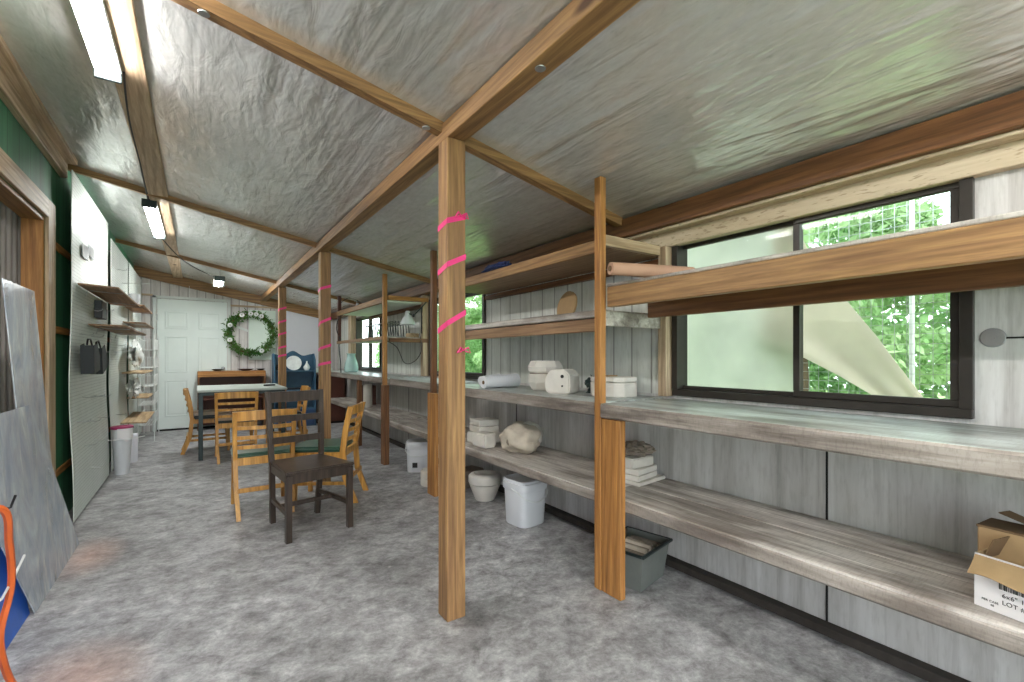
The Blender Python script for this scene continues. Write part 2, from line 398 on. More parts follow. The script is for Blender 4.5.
struct('wall_back',MB().box(XL-.2,XR+.1,Y1-.05,Y1+.04,0,2.62,0),M['wallB'],'whitewashed board end wall')
# left wall: green boards around a framed opening closed by grey siding
wl=MB(); OY0,OY1,OZ=-.6,4.10,2.06
wl.box(XL-.06,XL,-.75,OY0,0,2.6,0).box(XL-.06,XL,Y0,-2.4,0,2.6,0).box(XL-.06,XL,-2.4,-.75,2.15,2.6,0).box(XL-.06,XL,OY0,OY1,OZ,2.6,0).box(XL-.06,XL,OY1,Y1,0,2.6,0)  # the gap behind the camera is an added opening that lets in daylight
struct('wall_left',wl,M['green'],'green painted vertical board wall')
sd=MB()
y=OY0-.1
while y<OY1+.1:
    sd.box(XL-.13,XL-.115,y,y+.085,0,OZ+.1,.002); sd.box(XL-.12,XL-.1,y+.08,y+.1,0,OZ+.1,.004); y+=.1
struct('wall_left_siding',sd,M['siding'],'weathered grey corrugated panel filling the doorway')
struct('trim_2',MB().box(XL-.10,XL,OY1-.035,OY1,0,OZ),M['gold_z'],'orange toned door jamb board')
struct('trim_3',MB().box(XL,XL+.02,OY1,OY1+.17,0,OZ+.12),M['pale_z'],'pale casing board beside the doorway')
struct('trim_4',MB().box(XL,XL+.02,OY0,OY1,OZ,OZ+.12),M['pale_y'],'pale header casing over the doorway')
struct('trim_5',MB().box(XL-.10,XL,OY0,OY1-.035,OZ-.03,OZ),M['fir_y'],'wood soffit of the doorway')
struct('trim_6',MB().box(XL,XL+.04,Y0,4.5,2.44,2.575).box(XL+.04,XL+.10,Y0,4.45,2.53,2.565),M['pale_y'],'long plate board at top of the left wall')
# rafters, ridge beam, ledger, light board
def rafter(n,y,th=.038,drop=.075,x0=XL,x1=2.1,mat='fir_x',lab=''):
    mb=MB(); mb.prism([(x0,y-th/2,cz(x0)),(x1,y-th/2,cz(x1)),(x1,y-th/2,cz(x1)-drop),(x0,y-th/2,cz(x0)-drop)],(0,th,0))
    return struct('trim_%d'%n,mb,M[mat],lab)
rafter(7,1.93,.05,.05,lab='near cross rafter over the first post')
rafter(8,4.60,.04,.045,lab='second cross rafter')
rafter(9,7.20,.04,.045,lab='third cross rafter')
rafter(10,9.16,.05,.15,lab='end wall rafter')
struct('trim_11',MB().box(.915,1.005,Y0,9.15,cz(.95)-.085,cz(.95)-.005),M['fir_y'],'long middle beam carried by the posts')
struct('trim_12',MB().box(2.09,2.19,Y0,9.15,1.883,1.99),M['brown_y'],'ledger beam along the low side')
struct('trim_13',MB().box(2.185,2.235,Y0,3.3,1.79,1.94).box(2.12,2.19,Y0,3.3,1.868,1.883),M['ply'],'pale plywood header over the windows')
struct('trim_14',MB().box(-.315,-.19,Y0,9.15,cz(-.25)-.03,cz(-.25)-.01),M['pale_y'],'flat board under the foil beside the lights')
struct('trim_15',MB().box(2.16,2.225,1.645,1.70,.95,1.79),M['pale_z'],'pale stud beside the big window')
struct('trim_16',MB().box(2.14,2.225,4.95,5.02,.95,1.88).box(2.14,2.225,7.95,8.12,.95,1.9),M['pale_z'],'pale studs beside the far windows')
# flat washers on beams and wall
for i,(p,nrm) in enumerate([((.957,1.234,cz(.95)-.086),'z'),((.02,1.93,cz(.02)-.051),'z'),((.85,1.93,cz(.85)-.051),'z'),((-.55,1.93,cz(-.55)-.051),'z')]):
    mb=MB().lathe([(0,-.003),(.018,-.003),(.019,0),(0,0)],p,16)
    tag(mb.build('fastener_washer',M['galv'],smooth=True),['round steel washer under the long middle beam near the first post','round steel washer on the near rafter by its high end','round steel washer on the near rafter where it meets the middle beam','round steel washer at the wall end of the near rafter'][i],'washer')
mb=MB().lathe([(0,-.004),(.03,-.004),(.033,0),(0,0)],(2.226,.375,1.235),20,mat=Matrix.Rotation(PI/2,3,'Y')).lathe([(0,-.004),(.008,-.004),(.008,.004),(0,.004)],(2.222,.375,1.235),10,mat=Matrix.Rotation(PI/2,3,'Y'))
tag(mb.build('fastener_washer',M['galv'],smooth=True),'large round steel washer on the wall right of the big window','washer')
# ---------------------------------------------------------------- windows
def window(n,y0,y1,lab):
    f=.035
    mb=MB(); x0,x1=XR-.025,XR+.07
    mb.box(x0,x1,y0,y1,WB,WB+f).box(x0,x1,y0,y1,WT-f,WT).box(x0,x1,y0,y0+f,WB+f,WT-f,.001).box(x0,x1,y1-f,y1,WB+f,WT-f,.001)
    fr=struct('window_%d'%n,mb,M['bronze'],lab)
    ym=(y0+y1)/2-.02
    s=MB()
    for a,b_ in ((y0+f,ym),):
        s.box(x0+.02,x0+.045,a,b_,WB+f,WB+f+.028).box(x0+.02,x0+.045,a,b_,WT-f-.028,WT-f).box(x0+.02,x0+.045,a,a+.028,WB+f+.028,WT-f-.028,.001).box(x0+.02,x0+.045,b_-.028,b_,WB+f+.028,WT-f-.028,.001)
    struct('sliding_sash',s,M['bronze'],'',fr)
    s=MB(); a,b_=ym-.02,y1-f
    s.box(x0+.05,x0+.075,a,b_,WB+f,WB+f+.02).box(x0+.05,x0+.075,a,b_,WT-f-.02,WT-f).box(x0+.05,x0+.075,a,a+.03,WB+f+.02,WT-f-.02,.001)
    struct('fixed_sash',s,M['bronze'],'',fr)
    struct('pane',MB().box(x0+.03,x0+.034,y0+f,ym,WB+f,WT-f,0),M['glass'],'',fr)
    struct('pane',MB().box(x0+.06,x0+.064,ym,y1-f,WB+f,WT-f,0),M['glass'],'',fr)
    return fr
window(1,*WIN[0],'big sliding window with dark bronze frame'); window(2,*WIN[1],'second window behind the posts'); window(3,*WIN[2],'far window near the vase')
# ---------------------------------------------------------------- end wall: door and boards
dr=MB().box(-.52,.42,9.165,9.195,0.01,2.09,.003)
door=struct('door_1',dr,M['door'],'white six panel door in the end wall')
pm=MB()
for cx in (-.27,.17):
    for z0,z1 in ((1.62,1.90),(.92,1.50),(.22,.80)):
        w=.15
        for a,b_,c_,d_ in ((cx-w,cx+w,z1-.02,z1),(cx-w,cx+w,z0,z0+.02),(cx-w,cx-w+.02,z0,z1),(cx+w-.02,cx+w,z0,z1)):
            pm.box(a,b_,9.155,9.167,c_,d_,.004)
        pm.box(cx-w+.04,cx+w-.04,9.158,9.167,z0+.04,z1-.04,.006)
struct('door_panel',pm,M['door'],'',door)
hm=MB()
for z in (.3,1.05,1.8): hm.box(-.53,-.51,9.15,9.17,z-.05,z+.05)
struct('hinge',hm,M['galv'],'',door)
struct('door_knob',MB().lathe([(.012,0),(.012,.03),(.028,.04),(.03,.055),(.02,.07),(0,.072)],(.36,9.165,.98),16,mat=Matrix.Rotation(PI/2,3,'X')),M['galv'],'',door,True)
struct('trim_17',MB().box(-.575,-.53,9.15,9.2,0,2.14).box(.43,.47,9.15,9.2,0,2.14).box(-.575,.47,9.15,9.2,2.10,2.14),M['trimwhite'],'white casing round the door')
struct('trim_18',MB().box(-.80,-.575,9.17,9.2,2.13,2.16).box(.47,2.2,9.17,9.2,2.03,2.06),M['pale_x'],'narrow boards over the end wall panels')
struct('trim_19',MB().box(-.52,.42,9.13,9.2,0,.025),M['dark'],'dark door threshold')
tag(MB().box(.74,1.16,9.18,9.2,1.12,1.99).build('wall_board',M['mint']),'pale green white board on the end wall behind the wreath','board')
tag(MB().box(1.24,2.12,9.18,9.2,.98,2.02).build('wall_board',M['lav']),'smooth pale lavender grey board on the end wall behind the blue hutch','board')
tag(MB().box(1.24,2.12,9.16,9.2,.86,.965).build('wall_ledge',M['mint']),'pale horizontal ledge board below the lavender grey board','board')
tag(MB().prism([(.49,9.175,1.74),(.49,9.175,1.70),(.73,9.175,1.60),(.73,9.175,1.64)],(0,.018,0)).build('brace_board',M['trimwhite']),'short diagonal whitewashed brace seen through the wreath','board')
# ---------------------------------------------------------------- posts
def tape(parent,cx,cy,w,z,sl,h=.025):
    # a ribbon wound round a square post, on a slant
    a=w/2+.0015; pts=[(-a,a,z),(-a,-a,z+sl*.35),(a,-a,z+sl),(a,a,z+sl*1.2)]
    mb=MB()
    for p,q in zip(pts,pts[1:]):
        P=[Vector((p[0],p[1],p[2])),Vector((q[0],q[1],q[2])),Vector((q[0],q[1],q[2]+h)),Vector((p[0],p[1],p[2]+h))]
        d=Vector(((p[1]-q[1]),(q[0]-p[0]),0)).normalized()*-.0015
        mb.prism([tuple(v) for v in P],tuple(-d))
    mb.build('pink_tape',M['pink'],parent)
def bow(parent,p):
    mb=MB()
    for s in (-1,1): mb.tube([p,(p[0]+s*.02,p[1]-.015,p[2]+.012),(p[0]+s*.032,p[1]-.01,p[2]-.01),(p[0]+s*.01,p[1]-.005,p[2]-.004)],.004,6)
    mb.build('tape_knot',M['pink'],parent)
def post(x,y,w,h,label,tapes,mat='fir_z',w2=None):
    t=thing('support_post',label,'post',(x,y,0),0,None)
    MB().box(-w/2,w/2,-w/2,w/2,0,h,.004).build('shaft',M[mat],t)
    for z,sl in tapes: tape(t,0,0,w,z,sl)
    return t
p1=post(.955,1.885,.092,cz(.955)-.087,'thick wooden post nearest the camera, wound with pink tape',[(1.74,.05),(1.54,.07),(1.275,.085)]); 
bow(p1,(.02,-.05,1.80)); bow(p1,(.03,-.05,1.20))
p2=post(.985,4.55,.092,cz(.955)-.087,'second wooden post in line, behind the dark chair, with pink tape',[(1.77,.05),(1.45,.07),(1.22,.05),(1.08,.03)])
p3=post(.985,7.15,.092,cz(.955)-.087,'farthest wooden post, between wreath and blue hutch, with pink tape',[(1.8,.05),(1.62,.05),(1.45,.05),(1.27,.04),(1.16,.03)])
# slim shelf posts
def slim(x,y,w,d,z0,z1,mat,label,leg=None):
    t=thing('shelf_post',label,'post',(x,y,0),0)
    MB().box(-w/2,w/2,-d/2,d/2,z0,z1,.003).build('shaft',M[mat],t)
    if leg:
        a,b_,c_,d_,z,mt=leg; MB().box(a,b_,c_,d_,0,z,.004).build('leg_plank',M[mt],t)
    return t
slim(1.687,1.682,.04,.045,0,cz(1.687)-.006,'gold_z','slim golden post left of the big window, rising to the foil ceiling',(-.016,.022,-.150,-.025,.864,'gold_z'))
slim(1.68,3.66,.045,.045,0,cz(1.68)-.002,'brown_z','slim brown post just left of the nearest thick post',(-.045,-.005,-.11,.03,.864,'gold_z'))
slim(1.70,4.97,.045,.045,0,cz(1.7)-.002,'gold_z','slim post at the near end of the far wire rack shelves',(-.035,.028,-.07,.028,.864,'brown_z'))
slim(1.72,7.0,.045,.045,1.36,2.06,'redbrown','short dark red post hanging at the far end of the shelves')
# ---------------------------------------------------------------- worktops and shelves
def counter(x0,y0,y1,lab,legs=()):
    t=thing('worktop',lab,'worktop',((x0+2.2)/2,(y0+y1)/2,0))
    ox,oy=(x0+2.2)/2,(y0+y1)/2
    MB().box(x0-ox,2.222-ox,y0-oy,y1-oy,.915,.938,.004).build('surface',M['top'],t)
    MB().box(x0-.006-ox,x0+.034-ox,y0-oy,y1-oy,.868,.9365,.008).build('front_edge',M['edge'],t)
    MB().box(2.18-ox,2.222-ox,y0-oy,y1-oy,.85,.915).build('cleat',M['deck'],t)
    for ly in legs: MB().box(x0+.04-ox,x0+.075-ox,ly-.045-oy,ly+.045-oy,0,.915).build('leg',M['brown_z'],t)
    return t
counter(1.66,-1.4,1.655,'grey weathered worktop under the big window, with pale blue sheen')
counter(1.685,1.71,3.53,'grey worktop carrying the plaster moulds and paper rolls')
counter(1.73,3.70,4.89,'worktop behind the thick posts, empty')
counter(1.745,5.0,8.25,'far worktop holding the pale glass vase')
tag(MB().box(1.75,1.80,6.15,6.23,0,.867).build('wooden_post',M['brown_z']),'short brown post under the front edge of the far worktop','post')
def lshelf(x0,y0,y1,lab,z=.477,sup=()):
    ox,oy=(x0+2.2)/2,(y0+y1)/2
    t=thing('lower_shelf',lab,'shelf',(ox,oy,0))
    mb=MB(); n=4; w=(2.222-x0)/n
    for i in range(n): mb.box(x0+i*w-ox+.001,x0+(i+1)*w-ox-.001,y0-oy,y1-oy,z-.02,z-.001*(i%2),.002)
    mb.build('boards',M['deck'],t)
    MB().box(x0-.004-ox,x0+.036-ox,y0-oy,y1-oy,z-.062,z-.004,.008).build('front_edge',M['edge'],t)
    MB().box(2.185-ox,2.222-ox,y0-oy,y1-oy,z-.08,z-.02).build('cleat',M['deck'],t)
    return t
lshelf(1.715,-1.4,1.70,'near lower shelf of weathered grey boards holding the cardboard box')
lshelf(1.715,1.705,3.68,'lower shelf of grey boards under the plaster moulds')
lshelf(1.73,3.70,4.90,'lower shelf of grey boards above the white bucket with black print')
lshelf(1.805,5.02,8.2,'far lower shelf under the vase worktop')
# upper shelves
t=thing('wall_shelf','upper plank shelf crossing in front of the big window','shelf',(1.9,.1,0))
MB().box(-.205,-.165,-1.5,1.545,1.42,1.52,.004).build('front_rail',M['fir_y'],t)
MB().box(-.205,.05,-1.5,1.545,1.52,1.535,.003).build('deck_board',M['deck'],t)
MB().box(.14,.18,-1.5,1.575,1.385,1.47,.004).build('back_rail',M['brown_y'],t)
MB().box(.05,.30,-1.5,1.575,1.47,1.483,.003).build('back_board',M['board_y'],t)
t=thing('wall_shelf','plywood storage shelf close under the ceiling, navy cloth on it','shelf',(1.95,2.65,0))
MB().box(-.235,.25,-.935,.97,1.74,1.755,.002).build('deck_board',M['board_y'],t)
MB().box(-.24,-.215,-.94,.97,1.712,1.778,.003).build('front_rail',M['fir_y'],t)
MB().box(.22,.26,-.99,.97,1.69,1.73,.003).build('back_rail',M['brown_y'],t)
MB().box(-.24,.2,-.975,-.94,1.74,1.795,.003).build('end_board',M['pale_x'],t)
t=thing('wall_shelf','weathered grey shelf holding the round plywood disc','shelf',(1.95,2.65,0))
MB().box(-.24,.25,-.94,.97,1.378,1.415,.004).build('deck_board',M['deck'],t)
MB().box(-.22,-.18,-.92,.80,1.305,1.375,.003).build('front_rail',M['board_y'],t)
MB().box(-.24,.22,-.968,-.94,1.33,1.405,.003).build('end_board',M['deck'],t)
t=thing('wall_shelf','far upper shelf with golden edges, white lamp shade on it','shelf',(1.95,6.0,0))
MB().box(-.24,.25,-1.0,1.0,1.785,1.80,.002).build('deck_board',M['mint'],t)
MB().box(-.27,-.23,-.985,1.0,1.77,1.83,.003).build('front_rail',M['fir_y'],t)
MB().box(-.22,.25,-1.07,-1.03,1.80,1.845,.003).build('end_rail',M['gold_x'],t)
MB().box(.21,.25,-1.0,1.0,1.74,1.785,.003).build('back_rail',M['brown_y'],t)
t=thing('wall_shelf','far middle shelf of dull boards holding the wire dish rack','shelf',(1.95,6.0,0))
MB().box(-.24,.25,-1.0,1.0,1.375,1.395,.002).build('deck_board',M['deck'],t)
MB().box(-.27,-.24,-.98,1.0,1.36,1.40,.003).build('front_rail',M['board_y'],t)
MB().box(-.2,.25,-1.06,-1.02,1.335,1.38,.003).build('end_rail',M['brown_x'],t)
# ---------------------------------------------------------------- things on the near shelves
t=thing('paper_roll','roll of brown kraft paper on the upper plank shelf','paper roll',(1.70,1.42,1.54))
d=Vector((.80,-.6,0)).normalized(); d=Vector((.35,-.10,0))
mb=MB(); a=Vector((-.12,.09,.040))
mb.tube([a,a+d*.5,a+d*1.25],.030,20,rs=[.029,.032,.034])
mb.build('paper',M['kraft'],t,smooth=True)
u=d.normalized()
MB().tube([a-u*.004,a+u*.01],.013,14).build('core',M['cardd'],t)
mb=MB().blob((1.735,2.76,1.80),(.03,.14,.022),.35,9,3,2,.018).blob((1.735,2.66,1.80),(.03,.08,.024),.4,8,3,5,.022)
tag(mb.build('cloth',M['bluecloth'],smooth=True),'crumpled navy blue cloth on the shelf under the ceiling','cloth')
# plywood disc leaning
mb=MB(); R=.105; pts=[]
for k in range(32):
    a=2*PI*k/32; pts.append((0,R*math.cos(a)*1.0,R+R*math.sin(a)))
pts=[p for p in pts]
mb.prism(pts,(.014,0,0))
o=mb.build('plywood_disc',M['card'],loc=(2.06,2.40,1.416)); o.rotation_euler=(0,math.radians(12),math.radians(-5)); tag(o,'round plywood disc standing on the grey wall shelf','disc')
# counter moulds
def rot(a): return Matrix.Rotation(a,4,'Z')
def solid(name,label,cat,poly,h,loc,rz,mat='plaster',bev=.012,seam=None,group=None):
    t=thing(name,label,cat,loc,rz,group)
    if seam:
        for i,(z0,z1) in enumerate(((0,seam-.0015),(seam+.0015,h))):
            mb=MB().prism([(x,y,z0) for x,y in poly],(0,0,z1-z0))
            bmesh.ops.bevel(mb.bm,geom=list(mb.bm.edges),offset=bev*.5,segments=1,affect='EDGES')
            mb.build('mould_half',M[mat],t)
    else:
        mb=MB().prism([(x,y,0) for x,y in poly],(0,0,h))
        bmesh.ops.bevel(mb.bm,geom=list(mb.bm.edges),offset=bev,segments=2,affect='EDGES')
        mb.build('block',M[mat],t)
    return t
CT=.9385
# white paper roll
t=thing('paper_roll','white paper towel roll lying on the grey worktop left of the moulds','paper roll',(1.83,2.93,CT),math.radians(4))
mb=MB().tube([(-.09,0,.047),(.05,0,.049),(.22,0,.052)],.047,24,rs=[.046,.048,.052]); mb.build('paper',M['white'],t,smooth=True)
MB().tube([(-.093,0,.044),(-.085,0,.044)],.014,16).build('core',M['cardd'],t)
t=thing('paper_roll','second loose white paper roll behind the first on the worktop','paper roll',(1.90,3.10,CT),math.radians(10))
MB().tube([(-.09,0,.046),(.1,0,.05)],.046,20,rs=[.036,.05]).build('paper',M['white'],t,smooth=True)
# barrel mould
t=thing('plaster_mould','large round two part plaster mould, tallest on the worktop','mould',(2.02,2.55,CT),.3)
for a,b_,z0 in (((.098,.0),(.122,.115),0),((.122,.122),(.108,.205),0)):
    r0,za=a; r1,zb=b_
    MB().lathe([(r0*.9,za),(r0,za+.01),((r0+r1)/2+.012,(za+zb)/2),(r1,zb-.006),(r1*.96,zb)],(0,0,0),10).build('mould_half',M['plaster'],t,smooth=False)
MB().lathe([(.110,.115),(.115,.1185),(.110,.122)],(0,0,0),10).build('seam',M['clay'],t)
# house-shaped mould with round hole
t=thing('plaster_mould','plaster mould with chamfered corners and a round dark hole','mould',(1.94,2.27,CT),math.radians(25))
mb=MB().prism([(-.08,-.075,0),(-.08,.075,0),(-.08,.09,.04),(-.08,.09,.09),(-.08,.055,.15),(-.08,-.05,.155),(-.08,-.085,.12),(-.08,-.085,.02)],(.16,0,0))
bmesh.ops.bevel(mb.bm,geom=list(mb.bm.edges),offset=.008,segments=2,affect='EDGES'); mb.build('block',M['plaster'],t,smooth=True)
MB().lathe([(0,0),(.011,0),(.011,.003),(0,.003)],(-.083,-.035,.11),16,mat=Matrix.Rotation(PI/2,3,'Y')).build('hole',M['dark'],t)
MB().lathe([(0,0),(.006,0),(.006,.003),(0,.003)],(-.083,-.035,.05),12,mat=Matrix.Rotation(PI/2,3,'Y')).build('hole',M['dark'],t)
mb=MB().blob((0,0,.04),(.075,.06,.045),.5,8,3,3,.038).blob((-.02,.03,.07),(.05,.04,.03),.6,8,3,8)
tag(mb.build('paper_wad',M['claydark'],loc=(2.10,2.10,CT)),'dark green crumpled paper between the plaster moulds','paper')
oct8=[(-.10,-.08),(-.06,-.125),(.06,-.125),(.10,-.08),(.10,.08),(.06,.125),(-.06,.125),(-.10,.08)]
t=solid('plaster_mould','octagonal white plaster mould partly behind the slim golden post','mould',oct8,.115,(2.05,1.935,CT),.1,'plaster',.008,.085)
MB().box(-.1025,-.0995,-.004,-.001,0.01,.11,0).build('strap',M['clay'],t)
mb=MB().prism([(-.04,-.02,0),(.04,-.03,0),(.05,.02,0),(-.03,.03,0)],(0,0,.006)); tag(mb.build('scrap',M['card'],loc=(2.03,1.95,CT+.1165)),'small brown scrap lying on the octagonal mould','scrap')
LS=.4785
sq=[(-.10,-.10),(.10,-.10),(.10,.10),(-.10,.10)]
solid('plaster_mould','lower plaster block left of the big rock shaped mould','mould',sq,.085,(1.93,3.24,LS),.1,'plaster',.008)
solid('plaster_mould','upper plaster block stacked on the lower shelf behind the thick post','mould',[(-.09,-.09),(.09,-.09),(.09,.09),(-.09,.09)],.10,(1.94,3.25,LS+.086),-.05,'plaster',.008,.05)
solid('plaster_mould','small rounded plaster block in front of the stacked pair','mould',[(-.06,-.085),(.05,-.085),(.07,-.04),(.07,.085),(-.06,.085)],.105,(1.835,3.07,LS),.12,'plaster',.012)
t=thing('plaster_mould','large rough stained plaster lump on the lower shelf','mould',(1.95,2.76,LS),math.radians(15))
mb=MB().blob((0,0,.09),(.125,.155,.115),.16,5,4,11,.088); mb.build('lump',M['plaster2'],t,smooth=True)
mb=MB().lathe([(0,0),(.1,.0),(.108,.05),(.09,.10),(0,.10)],(.04,-.02,.11),12,mat=Matrix.Rotation(PI/2,3,'Y')); mb.build('back_half',M['plaster'],t)
mb=MB().lathe([(0,0),(.024,0),(.026,.004),(0,.004)],(-.122,-.0,.085),9,mat=Matrix.Rotation(PI/2,3,'Y')); mb.build('pour_hole',M['clay'],t)
# stack behind slim post
solid('plaster_mould','bottom flat slab of the stack right of the slim golden post','mould',[(-.13,-.10),(.13,-.10),(.13,.10),(-.13,.10)],.018,(2.06,1.76,LS),.12,'plaster',.004)
solid('plaster_mould','middle plaster block of the stack right of the slim golden post','mould',[(-.11,-.085),(.09,-.085),(.11,-.04),(.11,.085),(-.11,.085)],.062,(2.055,1.77,LS+.019),.18,'plaster',.006,.03)
solid('plaster_mould','upper plaster block of the stack, just beneath the crumpled wrap','mould',[(-.10,-.075),(.09,-.075),(.09,.075),(-.10,.075)],.055,(2.04,1.775,LS+.082),.05,'plaster',.006)
mb=MB().blob((0,0,.032),(.11,.09,.036),.22,9,4,6,.031); tag(mb.build('wrapping_paper',M['clay'],loc=(2.05,1.775,LS+.139)),'brown crumpled wrap topping the stack of plaster blocks','wrapping')
# cardboard box with white printed label
t=thing('cardboard_box','open cardboard box with white printed side on the near lower shelf','box',(1.80,.34,LS),math.radians(-14))
L=.42; D=.24; H=.145; th=.004
MB().box(0,th,-L,0,0,H,0).build('front_side',M['label'],t)
MB().box(D-th,D,-L,0,0,H,0).build('back_side',M['card'],t)
MB().box(th,D-th,-th,0,0,H,0).build('end_side',M['card'],t)
MB().box(th,D-th,-L,-L+th,0,H,0).build('end_side',M['card'],t)
MB().box(th,D-th,-L+th,-th,0,th,0).build('base',M['cardd'],t)
MB().sheet(lambda u,v:(-.002-.030*v-.008*v*v,-.004-(L-.02)*u,H-.004-.046*v+.005*math.sin(u*17)*v),24,4,(-.003,0,.002)).build('flap',M['card'],t)
MB().prism([(.03,-.008,H-.02),(.20,-.008,H-.02),(.20,-.03,H+.04),(.03,-.03,H+.04)],(0,.004,0)).build('flap',M['cardd'],t)
def text(s,loc,size,rot,parent,name='print'):
    cu=bpy.data.curves.new(name,'FONT'); cu.body=s; cu.size=size; cu.extrude=.0004; cu.space_character=1.05
    o=bpy.data.objects.new(name,cu); COL.objects.link(o)
    dg=bpy.context.evaluated_depsgraph_get(); me=bpy.data.meshes.new_from_object(o.evaluated_get(dg))
    bpy.data.objects.remove(o,do_unlink=True)
    me.materials.clear(); me.materials.append(M['ink']); n=bpy.data.objects.new(name,me); COL.objects.link(n); n.parent=parent; n.location=loc; n.rotation_euler=rot; return n
RT=(PI/2,0,-PI/2)
text('6x6" 16oz',(-.0008,-.058,.046),.016,RT,t); text('LOT # 0000',(-.0008,-.058,.027),.016,RT,t)
text('PER CASE',(-.0008,-.016,.022),.008,RT,t); text('48',(-.0008,-.034,.012),.008,RT,t)
mb=MB(); y=-.052
for k in range(26):
    w=rnd.choice((.0012,.002,.003)); mb.box(-.001,0,y-w,y,.066,.098,0); y-=w+rnd.choice((.0012,.002,.0026))
mb.build('barcode',M['ink'],t)
t=thing('small_carton','small crushed brown carton standing inside the open cardboard box','carton',(1.93,.28,LS+.006),math.radians(-6))
MB().box(-.035,.075,-.085,.07,0,.19,.003).build('carton_body',M['card'],t)
MB().box(-.037,.077,-.087,.072,.187,.193,.001).build('carton_top',M['cardd'],t)
MB().prism([(.02,-.06,.195),(.08,-.05,.195),(.07,.03,.225),(.02,.04,.225)],(0,0,.003)).build('flap',M['cardd'],t)
t=thing('small_carton','torn carton piece poking up at the right inside the cardboard box','carton',(1.93,.08,LS+.006),.5)
MB().box(-.04,.04,-.05,.04,0,.165,.003).build('carton_body',M['card'],t); MB().box(-.042,.042,-.052,.042,.163,.168,.001).build('carton_top',M['cardd'],t)
# grey tote with plaster pieces
t=thing('storage_tote','open grey plastic tote on the floor behind the slim golden post','tote',(1.92,1.66,0),math.radians(12))
mb=MB(); bw,bd,tw,td,h=.125,.10,.15,.125,.195
def trap(a0,a1,b0,b1,z0,z1): return [(-a0,-b0,z0),(a0,-b0,z0),(a0,b0,z0),(-a0,b0,z0)],[(-a1,-b1,z1),(a1,-b1,z1),(a1,b1,z1),(-a1,b1,z1)]
lo,hi=trap(bw,tw,bd,td,0,h); li,hi2=trap(bw-.004,tw-.004,bd-.004,td-.004,.005,h)
V=[[mb.bm.verts.new(p) for p in q] for q in (lo,hi,hi2,li)]
for A,B in zip(V,V[1:]):
    for k in range(4): mb.bm.faces.new((A[k],A[(k+1)%4],B[(k+1)%4],B[k]))
mb.bm.faces.new(V[0][::-1]); mb.bm.faces.new(V[3])
mb.build('body',M['crate'],t)
mb=MB()
for a,b_,c_,d_ in ((-tw-.012,tw+.012,-td-.012,-td),(-tw-.012,tw+.012,td,td+.012),(-tw-.012,-tw,-td,td),(tw,tw+.012,-td,td)): mb.box(a,b_,c_,d_,h-.012,h+.002,.002)
mb.build('rim',M['steel'],t)
for i in range(9):
    x=-.085+.021*i; a=rnd.uniform(-.25,.25)
    mb=MB().box(-.007,.007,-.08,.075,0,.165+rnd.uniform(-.01,.02),.004)
    o=mb.build('plaster_slab',M['plaster2' if i%2 else 'clay'],loc=(1.92+x*math.cos(.21),1.66+x*math.sin(.21),.009)); o.rotation_euler=(0,.28,.21+a*.2)
    tag(o,['thin plaster slab standing in the grey tote','thin brown slab standing in the grey tote'][0 if i%2 else 1],'slab','slabs in the grey tote')
# ---------------------------------------------------------------- buckets and pots on floor
def square_bucket(label,loc,rz,s=1.0,prn=False,h=.30,w=.115):
    t=thing('plastic_bucket',label,'bucket',loc,rz)
    MB().lathe([(w*.88,0),(w*.91,.006),(w,h-.02),(w*1.0,h)],(0,0,0),32,sq=.45).build('body',M['white'],t,smooth=True)
    MB().lathe([(w*1.04,h-.055),(w*1.07,h-.05),(w*1.07,h-.002),(w*1.0,h+.003)],(0,0,0),32,sq=.45).build('rim',M['white'],t,smooth=True)
    MB().lathe([(w*1.03,h+.0),(w*1.03,h+.014),(w*.98,h+.018),(w*.9,h+.010),(0,h+.010)],(0,0,0),32,sq=.45).build('lid',M['white'],t,smooth=True)
    pts=[(-w*1.05,-.0+.0,h-.03)]
    pts=[( w*1.09*math.cos(a), -w*1.10*abs(math.sin(a))**.4-.006, h-.04-.085*math.sin(a)) for a in [PI*k/14 for k in range(15)]]
    MB().tube(pts,.004,6).build('handle',M['wire'],t,smooth=True)
    if prn:
        MB().box(-.05,.0,-w*.965-.002,-w*.955,.05,.10,0).build('printed_label',M['ink'],t)
    return t
square_bucket('tall white square bucket with lid and wire handle under the lower shelf','' or (1.925,2.66,0),math.radians(6),h=.30,w=.122)
square_bucket('white lidded bucket with small black print, under the shelf farther back',(1.90,4.50,0),math.radians(-30),prn=True,h=.29,w=.12)
t=thing('plaster_mould','round tapered plaster mould pot on the floor left of the tall bucket','mould',(1.96,3.27,0))
MB().lathe([(.075,0),(.082,.01),(.125,.12),(.13,.135)],(0,0,0),26).build('lower_half',M['plaster'],t,smooth=True)
MB().lathe([(.13,.139),(.137,.15),(.135,.20),(.12,.212),(.09,.215),(.08,.19),(0,.185)],(0,0,0),26).build('upper_half',M['plaster'],t,smooth=True)
t=thing('plaster_mould','low cylindrical plaster mould on the floor beside the slim brown post','mould',(1.78,3.92,0))
MB().lathe([(.095,0),(.10,.01),(.10,.07)],(0,0,0),26).build('lower_half',M['plaster'],t,smooth=True)
MB().lathe([(.10,.074),(.10,.13),(.09,.14),(0,.14)],(0,0,0),26).build('upper_half',M['plaster'],t,smooth=True)
solid('plaster_mould','low grey plaster block on the floor behind the tapered pot','mould',[(-.12,-.09),(.12,-.09),(.12,.09),(-.12,.09)],.15,(2.05,3.72,0),.2,'clay',.01)
